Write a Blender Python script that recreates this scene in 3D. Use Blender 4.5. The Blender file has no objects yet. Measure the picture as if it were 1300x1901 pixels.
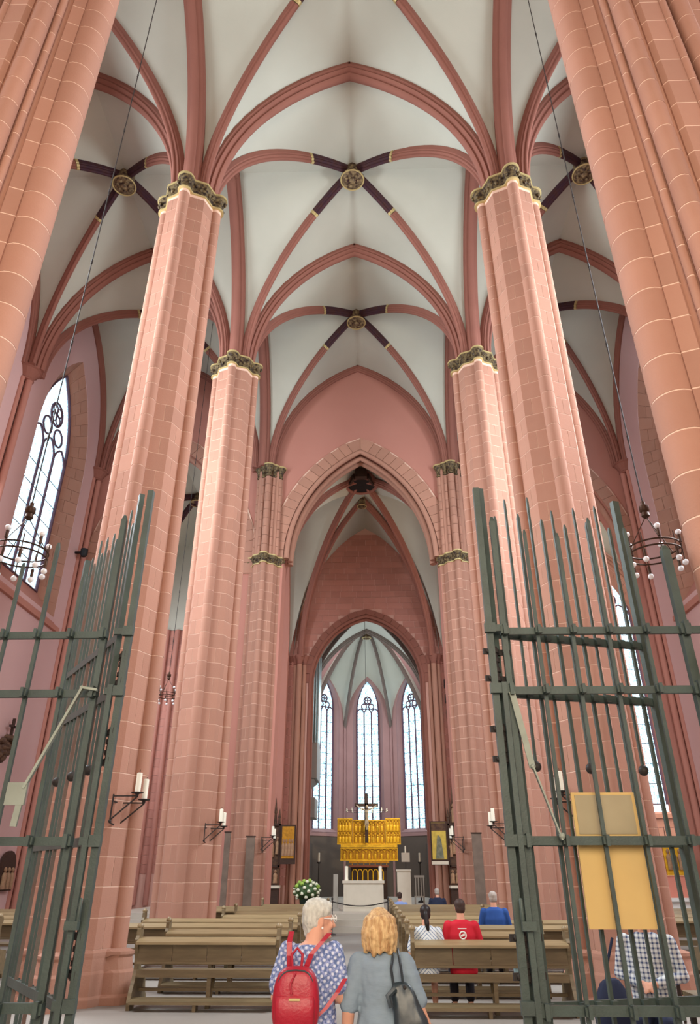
import bpy, math, random
from mathutils import Vector, Matrix
rnd = random.Random(7)
PI = math.pi
scene = bpy.context.scene
COL = scene.collection

# ------------------------------------------------------------------ camera
cam_d = bpy.data.cameras.new('camera')
cam_d.sensor_fit = 'VERTICAL'; cam_d.sensor_height = 24.0
cam_d.lens = 24.0 * 1273.0 / 1901.0
cam_d.clip_end = 300
cam = bpy.data.objects.new('camera', cam_d); COL.objects.link(cam)
cam.location = (0.38, 0.0, 1.78)
cam.rotation_euler = (math.radians(90 + 27.917), 0, math.radians(1.59))
scene.camera = cam

# ------------------------------------------------------------------ world, daylight, exposure
world = bpy.data.worlds.new('overcast_sky'); scene.world = world
world.use_nodes = True
wn = world.node_tree.nodes; wl = world.node_tree.links
wn['Background'].inputs[0].default_value = (0.86, 0.94, 1.0, 1)
wn['Background'].inputs[1].default_value = 4.6
scene.view_settings.view_transform = 'Standard'
scene.view_settings.look = 'None'
scene.view_settings.gamma = 1.0
scene.view_settings.use_curve_mapping = False
scene.view_settings.exposure = -0.12

def area(name, loc, target, sx, sy, power, color):
    d = bpy.data.lights.new(name, 'AREA'); d.shape = 'RECTANGLE'; d.size = sx; d.size_y = sy
    d.energy = power; d.color = color
    o = bpy.data.objects.new(name, d); COL.objects.link(o); o.location = loc
    o.rotation_euler = (Vector(target) - Vector(loc)).to_track_quat('-Z', 'Y').to_euler()
    return o
DAY = (0.86, 0.94, 1.0); WARM = (1.0, 0.80, 0.62)
# added fill from the west, then daylight of the aisle, transept and choir windows out of view
area('west_fill_light', (0.0, -6.5, 6.5), (0, 10, 5.0), 7, 7, 1600, (1.0, 0.84, 0.62))  # added warm fill hanging free behind the viewer, no portal there
for sx in (-1, 1):
    area('aisle_west_fill', (sx*8.6, -13.0, 8.0), (sx*9.5, 10, 6), 5, 9, 500, DAY)  # added cool fill for the aisles, the west wall has no windows
    for wy in (1.5, 9.4, 16.7):
        area('daylight_aisle_window', (sx*12.3, wy, 14.0), (0, wy, 8.5), 3.6, 9, 700 if wy < 5 else 3200, DAY)
    area('daylight_transept_window', (17.6 if sx > 0 else -13.2, 33.5, 10.0), (0, 33.5, 9), 5, 10, 800 if sx < 0 else 1100, DAY if sx < 0 else (1.0, 0.80, 0.60))
    area('daylight_choir_window', (0.25+sx*4.0, 44.0, 9.5), (0.25, 45.5, 8), 3, 8, 1000, DAY)

# ------------------------------------------------------------------ materials
def lin(c):
    return tuple(((v/255)/12.92 if v/255 <= 0.04045 else ((v/255+0.055)/1.055)**2.4) for v in c)
def mat(name, c, rough=0.85, metal=0.0, var=0.0, scale=3.0, amt=0.0, c2=None, bump=0.0, bscale=30.0, spec=0.3, stretch=None):
    m = bpy.data.materials.new(name); m.use_nodes = True
    nt = m.node_tree; N = nt.nodes; L = nt.links
    b = N['Principled BSDF']
    b.inputs['Roughness'].default_value = rough; b.inputs['Metallic'].default_value = metal
    b.inputs['Specular IOR Level'].default_value = spec
    col = N.new('ShaderNodeRGB'); col.outputs[0].default_value = (*lin(c), 1)
    out = col.outputs[0]
    tc = N.new('ShaderNodeTexCoord'); vec = tc.outputs['Object']
    if stretch:
        mp = N.new('ShaderNodeMapping'); mp.inputs['Scale'].default_value = stretch
        L.new(vec, mp.inputs['Vector']); vec = mp.outputs[0]
    if amt > 0:
        nz = N.new('ShaderNodeTexNoise'); nz.inputs['Scale'].default_value = scale; nz.inputs['Detail'].default_value = 5
        L.new(vec, nz.inputs['Vector'])
        rp = N.new('ShaderNodeValToRGB'); rp.color_ramp.elements[0].position = 0.36; rp.color_ramp.elements[1].position = 0.64
        L.new(nz.outputs['Fac'], rp.inputs[0])
        mx = N.new('ShaderNodeMix'); mx.data_type = 'RGBA'
        ml = N.new('ShaderNodeMath'); ml.operation = 'MULTIPLY'; ml.inputs[1].default_value = amt
        L.new(rp.outputs[0], ml.inputs[0]); L.new(ml.outputs[0], mx.inputs[0])
        L.new(out, mx.inputs[6]); mx.inputs[7].default_value = (*lin(c2 or tuple(v*0.7 for v in c)), 1)
        out = mx.outputs[2]
    if var > 0:
        oi = N.new('ShaderNodeObjectInfo')
        mr = N.new('ShaderNodeMapRange'); mr.inputs[3].default_value = 1-var; mr.inputs[4].default_value = 1+var
        L.new(oi.outputs['Random'], mr.inputs[0])
        hs = N.new('ShaderNodeHueSaturation'); L.new(mr.outputs[0], hs.inputs['Value']); L.new(out, hs.inputs['Color'])
        out = hs.outputs[0]
    L.new(out, b.inputs['Base Color'])
    if bump > 0:
        n2 = N.new('ShaderNodeTexNoise'); n2.inputs['Scale'].default_value = bscale; n2.inputs['Detail'].default_value = 6
        L.new(vec, n2.inputs['Vector'])
        bp = N.new('ShaderNodeBump'); bp.inputs['Strength'].default_value = bump; bp.inputs['Distance'].default_value = 0.02
        L.new(n2.outputs['Fac'], bp.inputs['Height']); L.new(bp.outputs[0], b.inputs['Normal'])
    return m
STONE = (172, 129, 110)
M = {}
M['stone'] = mat('red_sandstone', STONE, 0.9, var=0.07, amt=0.18, scale=2.2, c2=(158, 106, 90), bump=0.15, bscale=40)
M['joint'] = mat('lime_joint', (224, 192, 172), 0.95)
M['plaster'] = mat('red_limewash', (182, 128, 114), 0.95, amt=0.2, scale=0.5, c2=(170, 114, 102), bump=0.1, bscale=25)
M['pinkwall'] = mat('pink_limewash', (208, 174, 172), 0.95, amt=0.2, scale=0.4, c2=(198, 162, 160), bump=0.1, bscale=25)
M['rib'] = mat('rib_stone', (146, 97, 84), 0.9, amt=0.25, scale=1.5, c2=(128, 82, 72), bump=0.15, bscale=30)
M['wallstone'] = mat('dark_red_ashlar', (188, 134, 121), 0.92, var=0.10, amt=0.2, scale=2, c2=(174, 118, 106), bump=0.2, bscale=30)
M['joint2'] = mat('pale_red_mortar', (214, 172, 158), 0.95)
M['choirstone'] = mat('choir_stone', (162, 128, 124), 0.92, amt=0.3, scale=1.2, c2=(144, 110, 108), bump=0.15)
M['web'] = mat('white_vault_plaster', (192, 194, 181), 0.95, amt=0.45, scale=0.3, c2=(170, 171, 158), bump=0.08, bscale=60)
M['painted'] = mat('dark_painted_rib', (72, 42, 40), 0.7, amt=0.5, scale=6, c2=(54, 34, 60))
M['gilt'] = mat('gilt_edge', (196, 178, 126), 0.5, metal=0.35)
M['foliage'] = mat('gilded_dark_foliage', (48, 36, 34), 0.6, metal=0.2, amt=0.75, scale=11, c2=(140, 122, 84), bump=0.8, bscale=22)
M['bossm'] = mat('boss_relief', (64, 46, 40), 0.6, metal=0.2, amt=0.7, scale=9, c2=(170, 150, 110), bump=0.7, bscale=16)
M['floor'] = mat('grey_stone_floor', (150, 144, 136), 0.6, amt=0.35, scale=0.8, c2=(132, 126, 120), bump=0.06, bscale=50, spec=0.35)
M['step'] = mat('pale_step_stone', (188, 182, 170), 0.7, amt=0.3, scale=2, c2=(170, 164, 154))
M['iron'] = mat('green_grey_wrought_iron', (68, 82, 76), 0.5, metal=0.1, amt=0.5, scale=4, c2=(48, 55, 51), bump=0.12, bscale=60, spec=0.5)
M['iron_rust'] = mat('rust_streaked_iron', (92, 88, 80), 0.7, metal=0.05, amt=0.7, scale=3.5, c2=(112, 72, 58), bump=0.25, bscale=50)
M['iron_pale'] = mat('pale_iron_strap', (150, 158, 146), 0.55, metal=0.2, amt=0.4, scale=6, c2=(120, 124, 112))
M['blackiron'] = mat('black_iron', (52, 48, 46), 0.6, metal=0.15)
M['bronze'] = mat('dark_bronze', (72, 52, 40), 0.45, metal=0.6)
M['oak'] = mat('greenish_oak', (122, 106, 77), 0.5, amt=0.55, scale=2.2, c2=(92, 79, 56), stretch=(1, 8, 8), bump=0.12, bscale=14, spec=0.5, var=0.06)
M['oak_dark'] = mat('dark_oak', (66, 46, 36), 0.6, amt=0.5, scale=3, c2=(44, 30, 26), stretch=(1, 6, 6))
M['oak_light'] = mat('worn_oak_edge', (148, 129, 94), 0.42, amt=0.5, scale=2.2, c2=(118, 102, 72), stretch=(1, 8, 8), spec=0.55)
M['gold'] = mat('gold_leaf', (240, 190, 48), 0.4, metal=0.15, amt=0.45, scale=7, c2=(176, 120, 20), bump=0.6, bscale=14)
M['gold_dark'] = mat('deep_gold', (196, 140, 34), 0.5, metal=0.1, amt=0.5, scale=10, c2=(120, 78, 18))  # deeper, browner gold for shrine backs, shelf and left wing ground
M['wax'] = mat('candle_wax', (240, 238, 220), 0.5)
M['marble'] = mat('pale_limestone', (206, 200, 184), 0.7, amt=0.3, scale=4, c2=(190, 184, 168))
M['dado'] = mat('dark_choir_dado', (92, 82, 74), 0.7, amt=0.5, scale=6, c2=(96, 84, 74), bump=0.2)
M['pipe'] = mat('organ_pipe_tin', (176, 196, 196), 0.3, metal=0.8)
M['organwood'] = mat('organ_case_grey', (160, 158, 150), 0.6)
M['board'] = mat('notice_board_back', (214, 182, 116), 0.7, amt=0.35, scale=1.6, c2=(182, 156, 108))
M['skin'] = mat('skin', (214, 160, 134), 0.55, amt=0.15, scale=8, c2=(196, 138, 114))
M['bulb'] = mat('clear_white_bulb', (240, 240, 240), 0.1, spec=0.8)
M['black'] = mat('black_plastic', (26, 26, 28), 0.5)
M['white'] = mat('white_matt', (232, 234, 230), 0.6)
M['lead'] = mat('window_stone_tracery', (96, 72, 84), 0.85)
M['leadbar'] = mat('lead_bar', (52, 56, 66), 0.6, metal=0.2)

def glass_mat(name, tint, lines, scale):
    """leaded glass: mostly clear and tinted, partly obscured by fine painted lines"""
    m = bpy.data.materials.new(name); m.use_nodes = True
    nt = m.node_tree; N = nt.nodes; L = nt.links; N.clear()
    out = N.new('ShaderNodeOutputMaterial')
    tr = N.new('ShaderNodeBsdfTransparent'); tr.inputs[0].default_value = (*tint, 1)
    df = N.new('ShaderNodeBsdfTranslucent'); df.inputs[0].default_value = (0.30, 0.42, 0.48, 1)
    tc = N.new('ShaderNodeTexCoord')
    vo = N.new('ShaderNodeTexVoronoi'); vo.feature = 'DISTANCE_TO_EDGE'; vo.inputs['Scale'].default_value = scale
    L.new(tc.outputs['Object'], vo.inputs['Vector'])
    lt = N.new('ShaderNodeMath'); lt.operation = 'LESS_THAN'; lt.inputs[1].default_value = 0.06
    L.new(vo.outputs['Distance'], lt.inputs[0])
    ml = N.new('ShaderNodeMath'); ml.operation = 'MULTIPLY_ADD'; ml.inputs[1].default_value = lines; ml.inputs[2].default_value = 0.03
    L.new(lt.outputs[0], ml.inputs[0])
    mx = N.new('ShaderNodeMixShader'); L.new(ml.outputs[0], mx.inputs[0]); L.new(tr.outputs[0], mx.inputs[1]); L.new(df.outputs[0], mx.inputs[2])
    L.new(mx.outputs[0], out.inputs[0])
    return m
M['glass'] = glass_mat('leaded_glass', (0.86, 0.96, 1.0), 0.9, 9.0)
M['glass_apse'] = glass_mat('apse_leaded_glass', (0.76, 0.94, 1.0), 0.92, 6.0)

# ------------------------------------------------------------------ mesh helpers
class B:
    def __init__(s): s.v = []; s.f = []; s.sm = []
    def add(s, vs, fs, smooth=False):
        o = len(s.v); s.v += [tuple(v) for v in vs]
        for f in fs: s.f.append(tuple(i+o for i in f)); s.sm.append(smooth)
        return s
    def box(s, x0, x1, y0, y1, z0, z1):
        vs = [(x0,y0,z0),(x1,y0,z0),(x1,y1,z0),(x0,y1,z0),(x0,y0,z1),(x1,y0,z1),(x1,y1,z1),(x0,y1,z1)]
        return s.add(vs, [(3,2,1,0),(4,5,6,7),(0,1,5,4),(1,2,6,5),(2,3,7,6),(3,0,4,7)])
    def cbox(s, c, d, rot=None):
        vs = [Vector((sx*d[0]/2, sy*d[1]/2, sz*d[2]/2)) for sz in (-1,1) for sx, sy in ((-1,-1),(1,-1),(1,1),(-1,1))]
        if rot: vs = [rot @ v for v in vs]
        c = Vector(c)
        return s.add([v+c for v in vs], [(3,2,1,0),(4,5,6,7),(0,1,5,4),(1,2,6,5),(2,3,7,6),(3,0,4,7)])
    def bar(s, a, b, w, d, up=(0,0,1)):
        a = Vector(a); b = Vector(b); t = b-a; L = t.length; t.normalize()
        u = Vector(up)
        if abs(t.dot(u)) > 0.98: u = Vector((0,1,0))
        x = t.cross(u).normalized(); y = x.cross(t)
        R = Matrix((x, t, y)).transposed()
        return s.cbox((a+b)/2, (w, L, d), R)
    def prism(s, pts, z0, z1, smooth=False):
        """closed counter-clockwise xy polygon extruded in z"""
        n = len(pts)
        vs = [(p[0], p[1], z0) for p in pts] + [(p[0], p[1], z1) for p in pts]
        s.add(vs, [(i, (i+1) % n, n+(i+1) % n, n+i) for i in range(n)], smooth)
        o = len(s.v)-2*n
        s.f.append(tuple(o+n+i for i in range(n))); s.sm.append(False)
        s.f.append(tuple(o+n-1-i for i in range(n))); s.sm.append(False)
        return s
    def slab(s, pts3, off):
        """planar polygon of 3d points given thickness by the vector off"""
        n = len(pts3); off = Vector(off)
        vs = [Vector(p) for p in pts3]; vs += [v+off for v in vs]
        fs = [(i, (i+1) % n, n+(i+1) % n, n+i) for i in range(n)]
        fs.append(tuple(n+i for i in range(n))); fs.append(tuple(n-1-i for i in range(n)))
        return s.add(vs, fs)
    def loft(s, rings, caps=True, smooth=True, closed=True):
        n = len(rings[0]); vs = [p for r in rings for p in r]; fs = []
        for k in range(len(rings)-1):
            for i in range(n if closed else n-1):
                fs.append((k*n+i, k*n+(i+1) % n, (k+1)*n+(i+1) % n, (k+1)*n+i))
        s.add(vs, fs, smooth)
        if caps and closed:
            o = len(s.v)-len(vs)
            s.f.append(tuple(o+n-1-i for i in range(n))); s.sm.append(False)
            o2 = o+(len(rings)-1)*n
            s.f.append(tuple(o2+i for i in range(n))); s.sm.append(False)
        return s
    def tube(s, path, r, n=8, caps=True, smooth=True):
        P = [Vector(p) for p in path]; rs = r if isinstance(r, (list, tuple)) else [r]*len(P)
        rings = []; prev = None
        for i, p in enumerate(P):
            t = (P[min(i+1, len(P)-1)]-P[max(i-1, 0)]).normalized()
            if prev is None:
                u = Vector((0,0,1)) if abs(t.z) < 0.9 else Vector((1,0,0))
                x = t.cross(u).normalized()
            else:
                x = prev - t*prev.dot(t)
                x = x.normalized() if x.length > 1e-6 else t.orthogonal().normalized()
            prev = x; y = t.cross(x)
            rings.append([p+(x*math.cos(2*PI*k/n)+y*math.sin(2*PI*k/n))*rs[i] for k in range(n)])
        return s.loft(rings, caps, smooth)
    def lathe(s, prof, c=(0,0,0), n=16, smooth=True, caps=True):
        rings = [[(c[0]+r*math.cos(2*PI*k/n), c[1]+r*math.sin(2*PI*k/n), c[2]+z) for k in range(n)] for r, z in prof]
        return s.loft(rings, caps, smooth)
    def ball(s, c, r, n=10, m=6, rot=None):
        """ellipsoid; r a number or three radii"""
        if not isinstance(r, (tuple, list)): r = (r, r, r)
        c = Vector(c); rings = []
        for j in range(1, m):
            a = PI*j/m - PI/2
            ring = []
            for k in range(n):
                v = Vector((r[0]*math.cos(a)*math.cos(2*PI*k/n), r[1]*math.cos(a)*math.sin(2*PI*k/n), r[2]*math.sin(a)))
                ring.append(c+(rot @ v if rot else v))
            rings.append(ring)
        o = len(s.v); s.loft(rings, False, True)
        lo = Vector((0,0,-r[2])); hi = Vector((0,0,r[2]))
        if rot: lo = rot @ lo; hi = rot @ hi
        s.v += [tuple(c+lo), tuple(c+hi)]; a = len(s.v)-2
        for k in range(n):
            s.f.append((a, o+(k+1) % n, o+k)); s.sm.append(True)
            q = o+(m-2)*n; s.f.append((a+1, q+k, q+(k+1) % n)); s.sm.append(True)
        return s
    def mesh(s, name):
        me = bpy.data.meshes.new(name); me.from_pydata(s.v, [], s.f)
        me.polygons.foreach_set('use_smooth', s.sm); me.update()
        if any(s.sm): me.set_sharp_from_angle(angle=math.radians(48))
        return me
    def obj(s, name, m, parent=None, local=False):
        return put(name, s.mesh(name), m, parent, None, local)
def put(name, me, m, parent=None, loc=None, local=False):
    """link one mesh object; vertices are in world space unless local is set"""
    if not me.materials: me.materials.append(M[m] if isinstance(m, str) else m)
    o = bpy.data.objects.new(name, me); COL.objects.link(o)
    if parent is not None:
        o.parent = parent
        if not local:
            q = parent; off = Vector((0,0,0))
            while q is not None: off += q.location; q = q.parent
            o.location = -off
    if loc is not None: o.location = Vector(o.location)+Vector(loc)
    return o
def empty(name, loc=(0,0,0), rz=0):
    o = bpy.data.objects.new(name, None); COL.objects.link(o); o.location = loc; o.rotation_euler = (0,0,rz)
    o.empty_display_size = 0.2
    return o
def tag(o, label, cat, group=None):
    o['label'] = label; o['category'] = cat
    if group: o['group'] = group
    return o
def struct(o, label=None):
    o['kind'] = 'structure'
    if label: o['label'] = label
    return o
def stuff(o): o['kind'] = 'stuff'; return o
def copy_tree(o, parent=None):
    c = o.copy(); COL.objects.link(c)
    if parent: c.parent = parent
    for ch in list(o.children): copy_tree(ch, c)
    return c
def arc_z(a, h, x):
    """height of a pointed arch (half span a, rise h) at offset x from its axis"""
    R = (a*a+h*h)/(2*a); x = min(abs(x), a)
    return math.sqrt(max(R*R-(x+R-a)**2, 0))
def arc_pts(a, h, n):
    """(x, z, nx, nz) from left springing over the apex to the right springing"""
    R = (a*a+h*h)/(2*a); A = math.acos((R-a)/R) if R > a else PI/2
    left = []
    for i in range(n+1):
        t = A*i/n
        left.append((-(R*math.cos(t)-(R-a)), R*math.sin(t), -math.cos(t), math.sin(t)))
    return left + [(-x, z, -nx, nz) for x, z, nx, nz in reversed(left[:-1])]
# ------------------------------------------------------------------ floor and outer shell
SPR = 18.9; YB = [-1.4, 5.85, 13.1, 20.35, 28.0]
NX = 4.5; WX = 12.55
fl = B().box(-16.5, 16.5, -14, 53, -0.4, 0).obj('floor', 'floor'); struct(fl, 'plain grey stone church floor')
B().box(-9.5, 9.5, 27.9, 28.45, -0.05, 0.19).obj('step', 'step', fl)
B().box(-9.5, 9.5, 28.45, 28.9, -0.05, 0.37).obj('step', 'step', fl)
B().box(-9.5, 9.5, 28.9, 52.5, -0.05, 0.55).obj('step', 'step', fl)
def strip_wall(x0, x1, n, zb, zt, y0, y1, flip=False, zlow=None, zlow_top=None):
    """wall in x, from zb(x) to zt(x); flip swaps x and y; zlow_top(x) adds a lower part up to a sill"""
    b = B(); xs = sorted(set([x0+(x1-x0)*i/n for i in range(n+1)] + list(zb.cuts)))
    for i in range(len(xs)-1):
        a, c = xs[i]+1e-5, xs[i+1]-1e-5
        quads = [(zb(a), zb(c), zt, zt)]
        if zlow_top:
            m = (a+c)/2
            if zb.inside(m): quads.append((0, 0, zlow_top, zlow_top))
        for (p, q, r, s_) in quads:
            vs = [(a,y0,p),(c,y0,q),(c,y0,s_),(a,y0,r),(a,y1,p),(c,y1,q),(c,y1,s_),(a,y1,r)]
            if flip: vs = [(v[1], v[0], v[2]) for v in vs]
            fs = [(0,1,2,3),(5,4,7,6),(0,4,5,1),(3,2,6,7)]
            b.add(vs, fs)
            if i == 0: b.f.append(tuple(len(b.v)-8+k for k in (0,3,7,4))); b.sm.append(False)
            if i == len(xs)-2: b.f.append(tuple(len(b.v)-8+k for k in (1,5,6,2))); b.sm.append(False)
        for e, other, sgn in ((xs[i], a, -1), (xs[i+1], c, 1)):   # jambs where the opening starts
            if zb.jamb(e, sgn):
                z1 = zb(other); z0 = zlow_top or 0
                vs = [(e,y0,z0),(e,y1,z0),(e,y1,z1),(e,y0,z1)]
                if flip: vs = [(v[1], v[0], v[2]) for v in vs]
                b.add(vs, [(0,1,2,3)])
    return b
class Arches:
    """bottom edge of a wall with pointed openings: (centre, half span, springing height, rise)"""
    def __init__(s, *a):
        s.a = a; s.cuts = []
        for c, h, sp, r in a: s.cuts += [c-h, c+h, c] + [c+p[0] for p in arc_pts(h, r, 10)]
    def inside(s, x): return any(abs(x-c) < h for c, h, sp, r in s.a)
    def __call__(s, x):
        for c, h, sp, r in s.a:
            if abs(x-c) < h: return sp+arc_z(h, r, x-c)
        return 0.0
    def jamb(s, e, sgn):
        for c, h, sp, r in s.a:
            if abs(e-(c-sgn*-h)) < 2e-5 and abs(e-(c+sgn*h)) < 2e-5: return True
        return False
# aisle walls, windows in every bay; the western bays lie outside the picture
WINY = [2.2, 9.5, 16.75]; WEAST = {-1: 24.25, 1: 23.5}; SILL = 11.15; WH = 2.35; WSP = 17.6; WR = 5.0
walls = {}
for sx, side in ((-1, 'left'), (1, 'right')):
    ar = Arches(*[(wy, WH, WSP, WR) for wy in WINY+[WEAST[sx]]]); we_ = WEAST[sx]-24.25
    w = strip_wall(-14, 28.6, 40, ar, 26, sx*WX, sx*(WX+0.9), True, zlow_top=SILL).obj('wall_'+side, 'pinkwall')
    struct(w, 'pink limewashed outer aisle wall on the '+side); walls[sx] = w
    B().box(*sorted((sx*(WX-0.14), sx*(WX+0.02))), 21.6+we_, 27.0+we_, 10.62, 10.82).obj('window_ledge', 'plaster', w)
    b = B(); vs = []
    b.slab([(sx*(WX-0.10), 21.75+we_, 10.8), (sx*(WX-0.10), 26.75+we_, 10.8), (sx*(WX+0.62), 26.2+we_, 12.0), (sx*(WX+0.62), 22.3+we_, 12.0)], (sx*0.3, 0, -0.3))
    b.obj('sloping_sill', 'plaster', w)
ww = B().box(-13.4, 13.4, -14.6, -14, 0, 26).obj('wall_west', 'plaster'); struct(ww, 'limewashed west wall behind the viewer')

# east wall of nave and aisles with its three arches into the crossing and transepts
EA = [(0.1, 3.5, 14.3, 5.75), (-8.5, 3.3, 13.6, 6.6), (8.7, 3.3, 13.6, 6.6)]
we = strip_wall(-13.4, 13.4, 40, Arches(*EA), 26, 28.05, 29.2).obj('wall_east', 'plaster')
struct(we, 'red limewashed wall with pointed arches closing the nave')
def voussoirs(parent, c, a, sp, r, y, depth, width, n, m='stone', start=0, name='voussoir', gap=0.012):
    """stones around a pointed arch standing in the plane y, proud by depth"""
    P = arc_pts(a, r, n)
    for i in range(start, 2*n-start):
        (x0, z0, n0x, n0z), (x1, z1, n1x, n1z) = P[i], P[i+1]
        if i == n-1: n1x, n1z = 0, 1
        if i == n: n0x, n0z = 0, 1
        d = Vector((x1-x0, 0, z1-z0)).normalized()*gap
        w = width*(1.0 if i % 2 else 0.93)
        pts = [(c+x0+d.x, y, sp+z0+d.z), (c+x1-d.x, y, sp+z1-d.z),
               (c+x1+n1x*w-d.x, y, sp+z1+n1z*w-d.z), (c+x0+n0x*w+d.x, y, sp+z0+n0z*w+d.z)]
        B().slab(pts, (0, depth, 0)).obj(name, m, parent)
def arch_band(parent, c, a, sp, r, y, depth, width, n, m='joint', name='joint_bed'):
    P = arc_pts(a, r, n); b = B()
    rings = []
    for i, (x, z, nx, nz) in enumerate(P):
        if i == n: nx, nz = 0, 1
        rings.append([(c+x, y, sp+z), (c+x+nx*width, y, sp+z+nz*width), (c+x+nx*width, y+depth, sp+z+nz*width), (c+x, y+depth, sp+z)])
    return b.loft(rings, True, False).obj(name, m, parent)
def arch_roll(parent, c, a, sp, r, y, rad, n=24, m='stone', name='arch_roll', foot=0.0):
    P = arc_pts(a, r, n)
    path = [(c+x, y, sp+z) for x, z, _, _ in P]
    if foot: path = [(c-a, y, sp-foot)] + path + [(c+a, y, sp-foot)]
    return B().tube(path, rad, 8).obj(name, m, parent)
arch_band(we, 0.1, 3.52, 14.3, 5.75, 28.0, 0.06, 0.66, 24)
voussoirs(we, 0.1, 3.5, 14.3, 5.75, 27.96, 0.09, 0.64, 17)
arch_roll(we, 0.1, 3.36, 14.3, 5.62, 28.0, 0.12)
arch_roll(we, 0.1, 3.22, 14.3, 5.46, 28.35, 0.13)
arch_roll(we, 0.1, 3.28, 14.3, 5.5, 28.8, 0.16)
for c in (-8.5, 8.7):
    arch_band(we, c, 3.32, 13.6, 6.6, 28.0, 0.06, 0.66, 20)
    voussoirs(we, c, 3.3, 13.6, 6.6, 27.96, 0.09, 0.64, 15)
    arch_roll(we, c, 3.2, 13.6, 6.5, 28.3, 0.15)

# ------------------------------------------------------------------ vaults
ceil = empty('ceiling', (0, 0, SPR)); struct(ceil, 'white plastered rib vaults with red stone ribs')
WA, WHT = 4.2, 6.25
def P_of(t, spr=SPR, h=WHT): return spr + arc_z(WA, WHT, min(abs(t), 1.0)*WA)*h/WHT
def smap(s): return s
def vault_web(x0, x1, y0, y1, inset=0.3, spr=SPR, h=WHT, ns=10, nw=24, m='web', fillet=True):
    cx, cy = (x0+x1)/2, (y0+y1)/2; hx, hy = (x1-x0)/2, (y1-y0)/2; ax, ay = hx-inset, hy-inset
    b = B()
    for k in range(4):
        grid = []
        for i in range(ns+1):
            s = (i/ns)**0.7
            row = []
            for j in range(nw+1):
                q = -1+2*j/nw; w = math.sin(q*PI/2)*s
                U, V = (s, w) if k == 0 else (-w, s) if k == 1 else (-s, -w) if k == 2 else (w, -s)
                t = abs(w)
                x = cx+U*ax; y = cy+V*ay
                if s > 0.999:
                    if k in (0, 2): x = cx+(hx if k == 0 else -hx)
                    else: y = cy+(hy if k == 1 else -hy)
                row.append((x, y, P_of(t, spr, h)))
            grid.append(row)
        vs = [p for r in grid for p in r]; fs = []
        for i in range(ns):
            for j in range(nw):
                fs.append((i*(nw+1)+j, i*(nw+1)+j+1, (i+1)*(nw+1)+j+1, (i+1)*(nw+1)+j))
        b.add(vs, fs, True)
    # small closing fillets over the supports
    for sx in ((-1, 1) if fillet else ()):
        for sy in (-1, 1):
            xa, xb = sorted((cx+sx*ax, cx+sx*hx)); ya, yb = sorted((cy+sy*ay, cy+sy*hy))
            b.box(xa, xb, ya, yb, spr-0.05, spr+0.35)
    return b.obj('vault_web', m, ceil)
def rib_profile(w, d):
    return [(-w, 0.06), (-w, -0.30*d), (-0.80*w, -0.38*d), (-0.86*w, -0.55*d), (-0.62*w, -0.66*d), (-0.42*w, -0.70*d),
            (-0.46*w, -0.86*d), (-0.30*w, -0.97*d), (0, -1.0*d),
            (0.30*w, -0.97*d), (0.46*w, -0.86*d), (0.42*w, -0.70*d), (0.62*w, -0.66*d), (0.86*w, -0.55*d), (0.80*w, -0.38*d), (w, -0.30*d), (w, 0.06)]
def sweep_rib(path, w, d, name, m, parent, prof=None):
    P = [Vector(p) for p in path]; prof = prof or rib_profile(w, d); rings = []
    hd = Vector((P[-1].x-P[0].x, P[-1].y-P[0].y, 0)).normalized()
    side = Vector((hd.y, -hd.x, 0))
    for i, p in enumerate(P):
        t = (P[min(i+1, len(P)-1)]-P[max(i-1, 0)]).normalized()
        n = side.cross(t)
        if n.z < 0 and abs(n.z) > 1e-4: n = -n
        rings.append([p+side*u+n*v for u, v in prof])
    return B().loft(rings, True, True).obj(name, m, parent)
def arch_path(ax, ay, bx, by, t0, t1, n, spr=SPR, h=WHT, drop=0.05):
    """from apex point a to springing point b along the pointed profile"""
    out = []
    for i in range(n+1):
        q = t0+(t1-t0)*i/n; t = math.sin(q*PI/2)
        out.append((ax+(bx-ax)*t, ay+(by-ay)*t, P_of(t, spr, h)))
    if t1 >= 1: out.append((bx, by, spr-drop))
    return out
def boss(x, y, z, r=0.42, name='boss', parent=None):
    z -= 0.16
    b = B().lathe([(0.02, -0.42), (r*0.86, -0.42), (r, -0.36), (r, -0.30), (r*0.8, -0.26), (r*0.78, 0.2)], (x, y, z), 20)
    o = b.obj(name, 'bossm', parent or ceil)
    ring = B().tube([(x+r*math.cos(a*PI/12), y+r*math.sin(a*PI/12), z-0.40) for a in range(25)], 0.028, 6, False).obj('gilt_rim', 'gilt', o)
    rel = B()
    for k in range(7):
        a = k*2*PI/7; rel.ball((x+0.55*r*math.cos(a), y+0.55*r*math.sin(a), z-0.43), (0.16*r, 0.16*r, 0.05), 8, 5)
    rel.ball((x, y, z-0.44), (0.30*r, 0.34*r, 0.07), 8, 5)
    rel.obj('carved_relief', 'bossm', o)
    return o
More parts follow.
